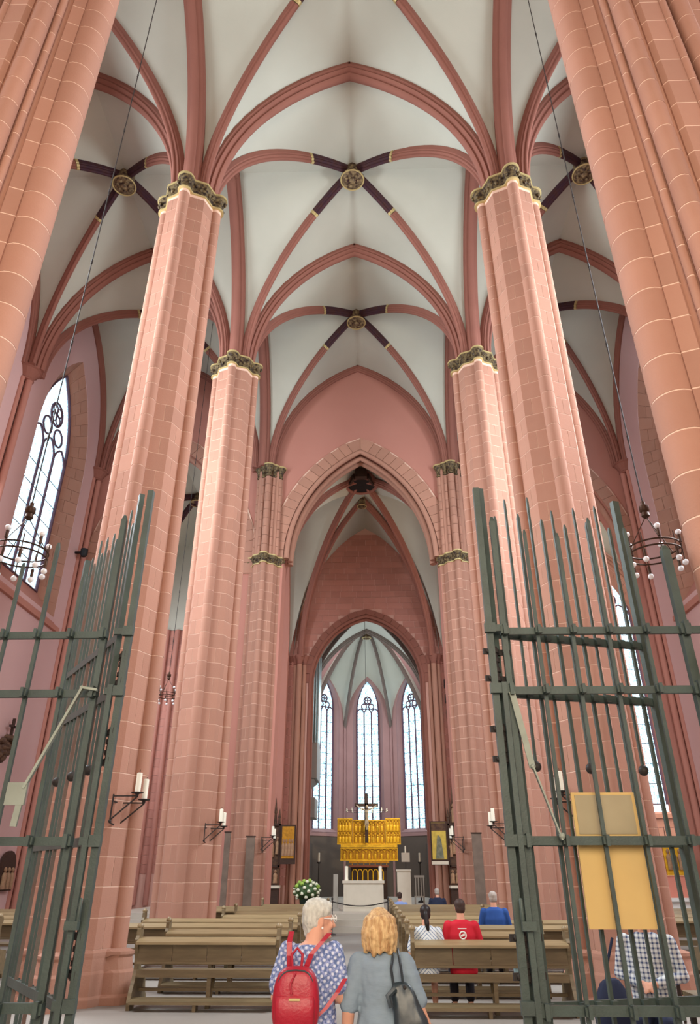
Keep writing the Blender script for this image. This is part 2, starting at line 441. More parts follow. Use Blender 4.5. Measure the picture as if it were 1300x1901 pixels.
def ribs(x0, x1, y0, y1, near=True, inset=0.3, spr=SPR, h=WHT, dark=0.24, br=0.42):
    cx, cy = (x0+x1)/2, (y0+y1)/2; ax, ay = (x1-x0)/2-inset, (y1-y0)/2-inset
    for sx in (-1, 1):
        for sy in (-1, 1):
            if sy < 0 and not near: continue
            sweep_rib(arch_path(cx, cy, cx+sx*ax, cy+sy*ay, dark, 1, 18, spr, h), 0.125, 0.28, 'diagonal_rib', 'rib', ceil)
            sweep_rib(arch_path(cx, cy, cx+sx*ax, cy+sy*ay, 0.03, dark-0.015, 5, spr, h), 0.128, 0.285, 'painted_rib', 'painted', ceil)
            sweep_rib(arch_path(cx, cy, cx+sx*ax, cy+sy*ay, dark-0.015, dark-0.003, 1, spr, h), 0.133, 0.29, 'gilt_band', 'gilt', ceil)
    for dx, dy in ((1, 0), (-1, 0), (0, 1), (0, -1)):     # painted knot around the boss
        sweep_rib(arch_path(cx, cy, cx+dx*ax*0.4, cy+dy*ay*0.4, 0.0, 0.14, 2, spr, h), 0.12, 0.27, 'painted_rib', 'painted', ceil)
    boss(cx, cy, P_of(0, spr, h), br)
def trans_arch(x0, x1, y, w=0.27, d=0.38, inset=0.3, name='transverse_arch', m='rib'):
    cx = (x0+x1)/2; ax = (x1-x0)/2-inset
    for sx in (-1, 1):
        sweep_rib(arch_path(cx, y, cx+sx*ax, y, 0, 1, 20), w, d, name, m, ceil)
def long_arch(x, y0, y1, w=0.26, d=0.38, inset=0.3, name='arcade_arch', m='rib'):
    cy = (y0+y1)/2; ay = (y1-y0)/2-inset
    for sy in (-1, 1):
        sweep_rib(arch_path(x, cy, x, cy+sy*ay, 0, 1, 20), w, d, name, m, ceil)
AX = WX+0.05
for i in range(4):
    for (x0, x1) in ((-AX, -NX), (-NX, NX), (NX, AX)):
        vault_web(x0, x1, YB[i], YB[i+1])
        if i >= 1: ribs(x0, x1, YB[i], YB[i+1])
        if i >= 2: trans_arch(x0, x1, YB[i])
    if i >= 1:
        long_arch(-NX, YB[i], YB[i+1]); long_arch(NX, YB[i], YB[i+1])
    if i >= 2:
        for sx in (-1, 1): long_arch(sx*(WX-0.05), YB[i], YB[i+1], 0.16, 0.26, name='wall_rib')
for (x0, x1) in ((-AX, -NX), (-NX, NX), (NX, AX)): trans_arch(x0, x1, 27.98, 0.16, 0.28, name='wall_rib')
B().box(-13.4, 13.4, -14.6, -1.35, 25.2, 25.5).obj('vault_web', 'web', ceil)

# ------------------------------------------------------------------ piers
def oct_r(R, th):
    a = (th % (PI/4)) - PI/8
    return R*math.cos(PI/8)/math.cos(a)
def outline(R, c, rs, n=96, lobes=(0, 1, 2, 3)):
    out = []
    for i in range(n):
        th = 2*PI*i/n; r = oct_r(R, th)
        for k in lobes:
            d = (th-k*PI/2+PI) % (2*PI)-PI
            if abs(d) < PI/3 and c*abs(math.sin(d)) < rs:
                r = max(r, c*math.cos(d)+math.sqrt(rs*rs-(c*math.sin(d))**2))
        out.append((r*math.cos(th), r*math.sin(th)))
    return out
PR, PC, PS = 0.72, 0.712, 0.150
def seg_stone(R, a, b, h, g=0.016):
    """stone between polar angles a and b of the octagon, one course high"""
    ga = 0.006/R; a += ga; b -= ga
    angs = [a]
    k = math.ceil(a/(PI/4)-1e-9)
    while k*PI/4 < b-1e-6:
        if k*PI/4 > a+1e-6: angs.append(k*PI/4)
        k += 1
    angs.append(b)
    outer = [(oct_r(R, t)*math.cos(t), oct_r(R, t)*math.sin(t)) for t in angs]
    inner = [((oct_r(R, t)-0.09)*math.cos(t), (oct_r(R, t)-0.09)*math.sin(t)) for t in reversed(angs)]
    return B().prism(outer+inner, g/2, h-g/2)
def disc_stone(cx, cy, r, h, g=0.016, n=14):
    return B().prism([(cx+r*math.cos(2*PI*i/n), cy+r*math.sin(2*PI*i/n)) for i in range(n)], g/2, h-g/2, True)
CH = 0.4375
SEGA = PI/17
def stone_set(PR, PC, PS):
  STONES = {}
  for q in range(4):                       # quadrant q runs from shaft angle q*90 to (q+1)*90
      SEGA = 0.72*math.asin(PS/PC); a0 = q*PI/2+SEGA; a1 = (q+1)*PI/2-SEGA
      for pat, frac in ((0, 0.30), (1, 0.70)):
          mid = a0+(a1-a0)*frac
          STONES[q, pat] = [seg_stone(PR, a0, mid, CH).mesh('stone_block'), seg_stone(PR, mid, a1, CH).mesh('stone_block')]
      STONES['s', q] = disc_stone(PC*math.cos(q*PI/2), PC*math.sin(q*PI/2), PS, CH).mesh('shaft_stone')
  return STONES
BIG = (0.72, 0.712, 0.150); SMALL = (0.62, 0.612, 0.135)
SETS = {BIG: stone_set(*BIG), SMALL: stone_set(*SMALL)}
STONES = SETS[BIG]
def capital(parent, x, y, z0, z1, R, c, rs, leafs=True, vis=(0, 2, 3)):
    rings = []
    for f, gr in ((0.0, 0.0), (0.08, 0.02), (0.15, 0.005), (0.55, 0.02), (0.85, 0.06), (1.0, 0.075)):
        rings.append([(x+px, y+py, z0+(z1-z0)*f) for px, py in outline(R+gr, c+gr*0.6, rs+0.02+gr*0.7)])
    cap = B().loft(rings, True, True).obj('capital', 'foliage', parent)
    def rim(z, gr, hh):
        rr = [[(x+px, y+py, zz) for px, py in outline(R+gr, c+gr*0.6, rs+0.02+gr*0.7)] for zz in (z, z+hh)]
        B().loft(rr, True, False).obj('gilt_rim', 'gilt', cap)
    rim(z1-0.05, 0.09, 0.06); rim(z0-0.01, 0.035, 0.045)
    if leafs:
        lf = B(); pts = outline(R+0.02, c+0.02, rs+0.05, 64)
        for i, (px, py) in enumerate(pts):
            if i % 2: continue
            zz = z0+(z1-z0)*(0.45 if (i//2) % 2 else 0.66)
            lf.ball((x+px*1.01, y+py*1.01, zz), (0.055, 0.055, 0.07), 6, 4)
        stuff(lf.obj('carved_leaf', 'foliage', cap))
    return cap
def pier_base(parent, x, y, h=0.74, PR=PR, PC=PC, PS=PS):
    rings = []
    for z, gr, ls in ((0, 0.10, 0.16), (0.10, 0.10, 0.16), (0.14, 0.06, 0.13), (0.42, 0.05, 0.12), (0.46, 0.03, 0.10), (0.62, 0.02, 0.08), (0.66, 0.03, 0.10), (0.70, 0.03, 0.10), (h, 0.0, 0.0)):
        rings.append([(x+px, y+py, z) for px, py in outline(PR+gr*0.6, PC+ls*0.4, PS+ls)])
    return B().loft(rings, True, False).obj('pier_base', 'stone', parent)
def main_pier(x, y, label, top=18.35, cap_top=18.86, name='sandstone_pier', z0=0.74, group='free standing nave piers'):
    t = empty(name, (x, y, 0)); tag(t, label, 'pier', group)
    n = round((top-z0)/CH)
    mc = B().prism([(x+(PR-0.006)*math.cos(k*PI/4), y+(PR-0.006)*math.sin(k*PI/4)) for k in range(8)], 0.02, top)
    for k in range(4): mc.prism([(x+PC*math.cos(k*PI/2)+(PS-0.007)*math.cos(j*PI/8), y+PC*math.sin(k*PI/2)+(PS-0.007)*math.sin(j*PI/8)) for j in range(16)], 0.02, top)
    mc.obj('mortar_core', 'joint', t)
    back = B()
    for k in range(n):
        z = z0+k*CH
        for q in (2, 3):               # the two quadrants turned to the viewer
            for me in STONES[q, (k+q) % 2]: put('stone_block', me, 'stone', t, (0, 0, z), True)
        for q in (0, 2, 3): put('shaft_stone', STONES['s', q], 'stone', t, (0, 0, z), True)
        for me in STONES[0, k % 2]+STONES[1, k % 2]+[STONES['s', 1]]:
            back.add([(v.co.x, v.co.y, v.co.z+z) for v in me.vertices], [tuple(p.vertices) for p in me.polygons], False)
    stuff(back.obj('rear_stones', 'stone', t, True))
    pier_base(t, x, y); capital(t, x, y, top, cap_top, PR, PC, PS)
    return t
main_pier(-NX, 13.1, 'octagonal red sandstone pier behind the left gate, its foot beside the front pew')
main_pier(NX-0.06, 13.1, 'octagonal red sandstone pier behind the right gate, the nearer of the two on the right')
main_pier(-NX, 20.35, 'octagonal red sandstone pier on the left, second from the gate, behind the pews')
main_pier(NX, 20.35, 'octagonal red sandstone pier on the right beyond the blue-shirted visitor')
# piers carrying the crossing arch: octagon below, slim shaft bundle above
CH3 = CH
def crossing_pier(x, y, label, PR=SMALL[0], PC=SMALL[1], PS=SMALL[2], STONES=SETS[SMALL]):
    t = empty('crossing_pier', (x, y, 0)); tag(t, label, 'pier', 'crossing piers')
    top = 13.9; n = round((top-0.78)/CH)
    mc = B().prism([(x+(PR-0.006)*math.cos(k*PI/4), y+(PR-0.006)*math.sin(k*PI/4)) for k in range(8)], 0.02, top)
    for k in range(4): mc.prism([(x+PC*math.cos(k*PI/2)+(PS-0.007)*math.cos(j*PI/8), y+PC*math.sin(k*PI/2)+(PS-0.007)*math.sin(j*PI/8)) for j in range(16)], 0.02, top)
    mc.obj('mortar_core', 'joint', t)
    for k in range(n):
        z = 0.78+k*CH
        for q in (2, 3):
            for me in STONES[q, (k+q) % 2]: put('stone_block', me, 'stone', t, (0, 0, z), True)
        for q in (0, 2, 3): put('shaft_stone', STONES['s', q], 'stone', t, (0, 0, z), True)
    pier_base(t, x, y, 0.78, PR, PC, PS); capital(t, x, y, top, 14.35, PR, PC, PS)
    inner = 1 if x < 0 else -1
    spots = [(-0.50, -0.30, 0.075), (-0.24, -0.48, 0.085), (0.0, -0.62, 0.14), (0.25, -0.48, 0.085), (0.52, -0.30, 0.10)]
    B().prism([(x-0.62, y-0.1), (x-0.45, y-0.42), (x+0.0, y-0.56), (x+0.45, y-0.42), (x+0.62, y-0.1), (x+0.62, y+0.3), (x-0.62, y+0.3)], 14.3, 18.9).obj('upper_core', 'stone', t)
    m = round((18.35-14.35)/CH)
    for dx, dy, r in spots:
        for k in range(m):
            put('shaft_stone', disc_stone(dx*inner, dy, r, CH).mesh('shaft_stone'), 'stone', t, (0, 0, 14.35+k*CH), True)
    cp = B()
    for dx, dy, r in spots:
        cp.lathe([(r, 0), (r+0.03, 0.05), (r, 0.1), (r+0.03, 0.3), (r+0.13, 0.5), (r+0.15, 0.55)], (x+dx*inner, y+dy, 18.33), 12)
    cp = cp.obj('upper_capital', 'foliage', t)
    rm = B()
    for dx, dy, r in spots: rm.lathe([(r+0.15, 0.0), (r+0.17, 0.02), (r+0.17, 0.06), (0.01, 0.06)], (x+dx*inner, y+dy, 18.86), 12, False)
    rm.obj('gilt_rim', 'gilt', cp)
    return t
crossing_pier(-4.2, 28.15, 'red pier at the left foot of the crossing arch, narrowing above its lower capital')
crossing_pier(4.32, 28.15, 'red pier at the right foot of the crossing arch, narrowing above its lower capital')
# wall shafts of the aisles, part of the outer walls
for sx in (-1, 1):
    for wy in (13.1, 20.35, 27.85):
        w = walls[sx]; x = sx*(WX-0.02)
        for dy, dx, r in ((-0.24, 0.0, 0.09), (0.0, -0.14, 0.13), (0.24, 0.0, 0.09)):
            B().tube([(x+sx*dx, wy+dy, 0), (x+sx*dx, wy+dy, 18.4)], r, 12).obj('wall_shaft', 'plaster', w)
        B().lathe([(0.26, 0.0), (0.30, 0.05), (0.26, 0.10), (0.30, 0.20), (0.44, 0.44), (0.50, 0.47), (0.50, 0.55), (0.02, 0.56)], (x, wy, 18.36), 16, False).obj('shaft_capital', 'rib', w)

# ------------------------------------------------------------------ great moulded piers beside the gate
def near_pier(s, label):
    t = empty('moulded_pier', (s*4.45, 5.95, 0)); tag(t, label, 'pier', 'moulded piers beside the gate')
    H = 0.473; n = 40; g = 0.018
    def X(x): return s*x-(0.22 if s < 0 else 0.0)
    els = []
    def disc(cx, cy, r, nn=18): els.append(('shaft_stone', [(cx+r*math.cos(2*PI*i/nn), cy+r*math.sin(2*PI*i/nn)) for i in range(nn)], True))
    def poly(pts): els.append(('stone_block', pts, False))
    disc(3.62, 5.90, 0.235, 24)
    poly([(3.70, 5.66), (3.86, 5.60), (4.02, 5.72), (3.9, 5.95), (3.7, 5.95)])
    disc(3.97, 5.545, 0.05, 10)
    disc(4.13, 5.44, 0.13, 16)
    poly([(4.31, 5.40), (4.36, 5.345), (4.62, 5.345), (4.62, 5.6), (4.31, 5.6)])
    disc(4.68, 5.37, 0.06, 10)
    disc(4.93, 5.40, 0.125, 16)
    poly([(5.10, 5.46), (5.30, 5.46), (5.30, 6.7), (5.10, 6.7)])
    core = [(3.62, 5.72), (3.9, 5.63), (4.0, 5.53), (4.15, 5.46), (4.3, 5.43), (4.62, 5.36), (4.75, 5.48), (4.95, 5.42), (5.08, 5.5), (5.28, 5.48), (5.28, 6.9), (4.15, 6.9), (3.62, 6.0)]
    def fix(p):
        q = [(X(a), b) for a, b in p]
        return q if s > 0 else list(reversed(q))
    b = B().prism([(px, py) for px, py in fix(core)], 0, 19.4); b.obj('mortar_core', 'joint' if False else 'stone', t)
    for name, pts, smv in els:
        loc = [(px-s*4.45, py-5.95) for px, py in fix(pts)]
        me = B().prism(loc, g/2, H-g/2, smv).mesh(name)
        sh = [(px*0.985+sum(q[0] for q in loc)/len(loc)*0.015, py*0.985+sum(q[1] for q in loc)/len(loc)*0.015) for px, py in loc]
        cx = sum(q[0] for q in loc)/len(loc); cy = sum(q[1] for q in loc)/len(loc)
        rr = max(math.hypot(q[0]-cx, q[1]-cy) for q in loc); k_ = 1-0.004/rr
        B().prism([(cx+(px-cx)*k_, cy+(py-cy)*k_) for px, py in loc], 0.02, H*n).obj('joint_bed', 'joint', t, True)
        off = 0.0
        rest = B()
        for k in range(n):
            if 7 < k < 32: put(name, me, 'stone', t, (0, 0, k*H+off), True)
            else: rest.add([(v.co.x, v.co.y, v.co.z+k*H) for v in me.vertices], [tuple(p.vertices) for p in me.polygons], False)
        stuff(rest.obj('outer_courses', 'stone', t, True))
    return t
near_pier(-1, 'massive moulded sandstone pier cropped by the left edge, in front of everything else')
near_pier(1, 'massive moulded sandstone pier cropped by the right edge, in front of everything else')
# ------------------------------------------------------------------ traceried windows
WN = [0]
def window(mp, half, sill, spring, rise, lights, pane_h, label, gl='glass', bar=0.06, nm=None, trac='lead'):
    """mp(u, d, z) -> world point; u across the window, d depth behind the wall face"""
    WN[0] += 1
    t = empty('window_%d' % WN[0], mp(0, 0, sill)); struct(t, label)
    lw = 2*half/lights; zt = spring-0.25
    def tb(pts, r, name, m=trac): return B().tube([mp(u, 0.0, z) for u, z in pts], r, 6).obj(name, m, t)
    out = [(-half, sill)] + [(x, spring+z) for x, z, _, _ in arc_pts(half, rise, 10)] + [(half, sill)]
    tb(out+[out[0]], bar*1.25, 'window_frame')
    for i in range(1, lights): tb([(-half+i*lw, sill), (-half+i*lw, zt+0.25*lw)], bar, 'mullion')
    n = max(1, round((zt-sill)/pane_h)); ph = (zt-sill)/n
    for i in range(lights):
        c = -half+(i+0.5)*lw
        for k in range(n):
            z0 = sill+k*ph; g = 0.012
            q = [(c-lw/2, z0+g), (c+lw/2, z0+g), (c+lw/2, z0+ph-g), (c-lw/2, z0+ph-g)]
            b = B(); b.slab([mp(u, 0.03, z) for u, z in q], Vector(mp(0, 0.042, 0))-Vector(mp(0, 0.03, 0)))
            b.obj('pane', gl, t)
            if k: tb([(c-lw/2, z0), (c+lw/2, z0)], 0.018, 'saddle_bar', 'leadbar')
        hp = [(c+x, zt+z) for x, z, _, _ in arc_pts(lw/2, lw*0.72, 6)]
        tb(hp, bar*0.8, 'light_head')
    hd = [(-half, zt)] + [(x, spring+z) for x, z, _, _ in arc_pts(half, rise, 10)] + [(half, zt)]
    B().slab([mp(u, 0.03, z) for u, z in reversed(hd)], Vector(mp(0, 0.042, 0))-Vector(mp(0, 0.03, 0))).obj('head_pane', gl, t)
    def ring(cu, cz, r, k=16, br=0.8): tb([(cu+r*math.cos(2*PI*i/k), cz+r*math.sin(2*PI*i/k)) for i in range(k+1)], bar*br, 'tracery_ring')
    if lights == 3:
        for s in (-1, 1):
            ring(s*lw/2, zt+lw*1.02, lw*0.36)
        ring(0, zt+lw*1.85, lw*0.50)
        for k in range(4):
            a = PI/4+k*PI/2; ring(lw*0.24*math.cos(a), zt+lw*1.85+lw*0.24*math.sin(a), lw*0.2, 10, 0.55)
    elif lights == 2:
        ring(0, zt+lw*1.0, lw*0.42)
        for k in range(3): a = PI/2+k*2*PI/3; ring(lw*0.2*math.cos(a), zt+lw+lw*0.2*math.sin(a), lw*0.19, 10, 0.55)
    return t
def splay(parent, mpf, half_f, half_g, sill, spring, rise_f, rise_g, d0, d1, n_j, n_a, m='stone', jm='joint', stones=True):
    """reveal stones between the wall face outline and the glass outline"""
    def pts(half, rise):
        js = [(-half, sill+(spring-sill)*k/n_j) for k in range(n_j)]
        arc = [(x, spring+z) for x, z, _, _ in arc_pts(half, rise, n_a)]
        return js+arc+[(-u, z) for u, z in reversed(js)]
    A, G = pts(half_f, rise_f), pts(half_g, rise_g); d0 += 0.012
    def P(q, d): return Vector(mpf(q[0], d, q[1]))
    bed = B(); rings = [[P(A[i], d0+0.05)+Vector((0,0,0)), P(G[i], d1+0.02), P(G[i], d1+0.3), P(A[i], d0+0.5)] for i in range(len(A))]
    cen = (sum(a[0] for a in A)/len(A), sill+(spring-sill)*0.5)
    def shrink(q, e):
        v = Vector((q[0]-cen[0], q[1]-cen[1])); return (q[0]+v.x/v.length*e, q[1]+v.y/v.length*e)
    rings = [[P(shrink(A[i], 0.022), d0+0.03), P(shrink(G[i], 0.022), d1), P(shrink(G[i], 0.2), d1), P(shrink(A[i], 0.2), d0+0.03)] for i in range(len(A))]
    bed.loft(rings, True, False).obj('joint_bed', jm, parent)
    if not stones: return
    for i in range(len(A)-1):
        f = 0.014/max(0.05, math.dist(A[i], A[i+1]))
        def lp(p, q, t): return (p[0]+(q[0]-p[0])*t, p[1]+(q[1]-p[1])*t)
        split = 0.5+0.12*(1 if i % 2 else -1)
        for s0, s1 in ((0.0, split-0.01), (split+0.01, 1.0)):
            qs = []
            for e in (0.0, 0.1):
                for t_ in (f, 1-f):
                    a, g_ = lp(A[i], A[i+1], t_), lp(G[i], G[i+1], t_)
                    a, g_ = shrink(a, e), shrink(g_, e)
                    for s_ in (s0, s1):
                        u = a[0]+(g_[0]-a[0])*s_; z = a[1]+(g_[1]-a[1])*s_
                        qs.append(Vector(mpf(u, d0+(d1-d0)*s_, z)))
            B().add(qs, [(0,1,3,2),(4,6,7,5),(0,4,5,1),(2,3,7,6),(0,2,6,4),(1,5,7,3)]).obj('reveal_stone', m, parent)
for sx, nm in ((-1, 'left'), (1, 'right')):
    wy = WEAST[sx]
    def mpw(u, d, z, sx=sx): return (sx*(WX+0.62+d), WEAST[sx]+u, z)
    def mpf(u, d, z, sx=sx): return (sx*(WX+d), WEAST[sx]+u, z)
    t = window(mpw, 1.62, 12.0, 17.9, 3.9, 3, 0.98, 'tall three-light leaded window in the %s aisle wall' % nm)
    splay(walls[sx], mpf, WH, 1.66, SILL+0.02, WSP, WR, 4.2, 0.0, 0.66, 11, 10)
for sx in (-1, 1):          # plain glazing of the bays outside the picture
    for wy in WINY:
        WN[0] += 1
        o = B().box(*sorted((sx*(WX+0.6), sx*(WX+0.62))), wy-2.4, wy+2.4, SILL, 22.7).obj('window_%d' % WN[0], 'lead')
        struct(o, 'aisle window out of view')

# ------------------------------------------------------------------ crossing and transepts
EX = 0.25
CA = (EX, 3.2, 11.2, 3.95)
TW = (14.45, 1.55, 14.6, 3.6)
def merged_wall():
    b = strip_wall(-14, TW[0]-TW[1]-0.001, 40, Arches(CA), 26, 38.0, 39.0)
    b2 = strip_wall(TW[0]-TW[1]-0.001, TW[0]+TW[1]+0.001, 16, Arches((TW[0], TW[1], TW[2], TW[3])), 26, 38.0, 39.0, zlow_top=4.6)
    b3 = strip_wall(TW[0]+TW[1]+0.001, 18, 4, Arches(), 26, 38.0, 39.0)
    for q in (b2, b3): b.add(q.v, q.f)
    return b
wc = merged_wall().obj('wall_crossing_east', 'joint2'); struct(wc, 'coursed red stone wall with the choir arch')
# ashlar courses, joints recessed
hc = 0.372; rs = random.Random(3)
def arch_half(z, extra):
    c, a, sp, r = CA
    if z < sp: return a+extra
    lo, hi = 0.0, a+extra
    R = (a*a+r*r)/(2*a)+extra; off = (a*a+r*r)/(2*a)-a
    v = R*R-(z-sp)**2
    return max(0, math.sqrt(v)-off) if v > off*off else 0
cnt = 0
for k in range(2, 53):
    z = 0.6+k*hc
    def run(x0, x1):
        global cnt
        x = x0
        while x < x1-0.12:
            L = rs.uniform(0.55, 0.95); e = min(x+L, x1)
            if x1-e < 0.25: e = x1
            B().box(x+0.012, e-0.012, 37.975, 38.06, z+0.012, z+hc-0.012).obj('ashlar_block', 'wallstone', wc); cnt += 1
            x = e
    ah = arch_half(z+hc/2, 0.42)
    top = arch_half
    # shield follows the crossing vault: stones hidden above it are not built
    zs = z+hc/2
    lim = 5.6
    if zs > 13: 
        lo, hi = 0, 4.2
        lim = 0.0
        for j in range(60):
            xx = 4.2*j/59
            if 12.5+arc_z(WA, WHT, xx/4.2*WA)*8.25/WHT > zs: lim = xx
        lim = max(lim+0.35, 0.5)
        if zs > 20.8: continue
    if ah > 0.05:
        run(EX-lim, EX-ah); run(EX+ah, EX+lim)
    else: run(EX-lim+rs.uniform(0, 0.2), EX+lim)
for k in range(3, 33):
    x = -12.6+(k % 2)*0.4; z = 0.6+k*0.415
    while x < -9.0:
        B().box(x+0.012, x+0.988, 37.975, 38.06, z+0.012, z+0.403).obj('ashlar_block', 'wallstone', wc); x += 1.0
for xx in (-11.6, -11.2, -10.6): B().tube([(xx, 37.9, 0.5), (xx, 37.9, 14.3)], 0.13, 10).obj('wall_shaft', 'wallstone', wc)
voussoirs(wc, EX, 3.22, 11.2, 3.98, 37.93, 0.15, 0.32, 11, 'rib')
arch_roll(wc, EX, 3.15, 11.2, 3.88, 38.0, 0.10, m='rib', foot=10.8)
arch_roll(wc, EX, 3.08, 11.2, 3.78, 38.3, 0.12, m='rib', foot=10.8)
# shafts and capitals in the corners of the crossing
for s in (-1, 1):
    x = EX+s*3.74
    for dx, dy, r in ((-0.24, 0.1, 0.11), (0.0, -0.1, 0.15), (0.26, 0.05, 0.12), (0.52*s, 0.18, 0.10)):
        B().tube([(x+dx, 37.9+dy, 0.5), (x+dx, 37.9+dy, 12.2)], r, 12).obj('wall_shaft', 'stone', wc)
    cp = B()
    for dx, dy, r in ((-0.24, 0.1, 0.11), (0.0, -0.1, 0.15), (0.26, 0.05, 0.12), (0.52*s, 0.18, 0.10)):
        cp.lathe([(r, 0), (r+0.03, 0.04), (r, 0.1), (r+0.05, 0.25), (r+0.13, 0.42), (r+0.13, 0.5)], (x+dx, 37.9+dy, 12.2), 12)
    cp.obj('shaft_capital', 'rib', wc)
    # white plaster field above the masonry of the transept end
    B().box(*sorted((s*6.2, s*13.2)), 37.93, 38.02, 14.3, 25).obj('plaster_field', 'web', wc)
TX = {-1: 13.5, 1: 18.0}
for s, nm in ((-1, 'left'), (1, 'right')):
    o = B().box(*sorted((s*TX[s], s*(TX[s]+0.6))), 28.0, 39, 0, 26).obj('wall_transept_'+nm, 'plaster'); struct(o, 'end wall of the %s transept' % nm)
    # side arches of the crossing
    o = strip_wall(29.2, 38.0, 24, Arches((33.6, 3.7, 12.6, 7.2)), 26, EX+s*4.35, EX+s*5.0, True).obj('wall_crossing_'+nm, 'plaster')
    struct(o, 'wall with a wide pointed arch between crossing and %s transept' % nm)
    vault_web(*sorted((EX+s*5.0, s*TX[s])), 29.2, 38.0, 0.3, 12.6, 8.2)
    ribs(*sorted((EX+s*5.0, s*TX[s])), 29.2, 38.0, True, 0.3, 12.6, 8.2)
vault_web(EX-4.4, EX+4.4, 29.2, 38.0, 0.25, 12.5, 8.25, fillet=False)
def free_rib(a, c, n=16, w=0.16, d=0.30, name='diagonal_rib', m='rib', pw=0.55):
    """from the crown point a down to the springing point c"""
    pts = []
    for i in range(n+1):
        q = i/n; t = math.sin(q*PI/2); 
        pts.append((a[0]+(c[0]-a[0])*t, a[1]+(c[1]-a[1])*t, c[2]+(a[2]-c[2])*arc_z(WA, WHT, t*WA)/WHT))
    return sweep_rib(pts, w, d, name, m, ceil)
CR = (EX-0.15, 31.75, 20.7); CB = (EX-0.15, 34.1, 20.7)
for s in (-1, 1):
    free_rib(CR, (EX+s*3.7, 37.75, 12.6)); free_rib(CR, (EX+s*4.0, 29.4, 13.0)); free_rib(CB, (EX+s*3.75, 37.95, 12.7))
boss(CB[0], CB[1], 20.75, 0.26)
ring = B().lathe([(0.72, -0.55), (0.84, -0.60), (0.92, -0.50), (0.92, 0.1), (0.72, 0.1), (0.72, -0.55)], CR, 20, caps=False).obj('heaven_ring', 'rib', ceil)
B().lathe([(0.73, -0.50), (0.01, -0.48)], CR, 20, caps=False).obj('hole_shade_disc', M['black'], ring)  # black disc closing the ring, stands in for the shade inside the hole
B().box(CR[0]-0.30, CR[0]+0.30, 30.45, 30.8, 20.0, 20.55).obj('hatch', M['oak_dark'], ring)
B().bar((CR[0]-0.36, 30.7, 20.15), (CR[0]-0.7, 31.5, 20.1), 0.1, 0.3).bar((CR[0]+0.36, 30.7, 20.15), (CR[0]+0.7, 31.5, 20.1), 0.1, 0.3).obj('hatch_frame', M['oak_dark'], ring)
# transept window with its mouldings
def mpt(u, d, z): return (TW[0]+u, 38.5+d, z)
window(mpt, 1.15, 5.0, 15.2, 2.6, 2, 1.0, 'tall two-light leaded window of the right transept, glimpsed through the gate bars')
splay(wc, lambda u, d, z: (TW[0]+u, 38.0+d, z), TW[1], 1.17, 4.6, 14.6, TW[3], 2.95, 0.0, 0.52, 14, 10, 'stone')
for k, e in enumerate((0.12, 0.34, 0.56)):
    arch_roll(wc, TW[0], TW[1]+e, 14.6, TW[3]+e*1.2, 37.98, 0.11, m='stone', name='window_moulding', foot=14.0)
B().box(TW[0]-1.9, TW[0]+1.9, 37.75, 38.1, 4.3, 4.5).obj('window_ledge', 'stone', wc)
for k in range(9):
    x = TW[0]-1.8+(k % 2)*0.3
    while x < TW[0]+2.6:
        B().box(x+0.012, x+0.85, 37.96, 38.05, 0.6+k*0.41+0.012, 0.6+(k+1)*0.41-0.012).obj('ashlar_block', 'stone', wc); x += 0.862

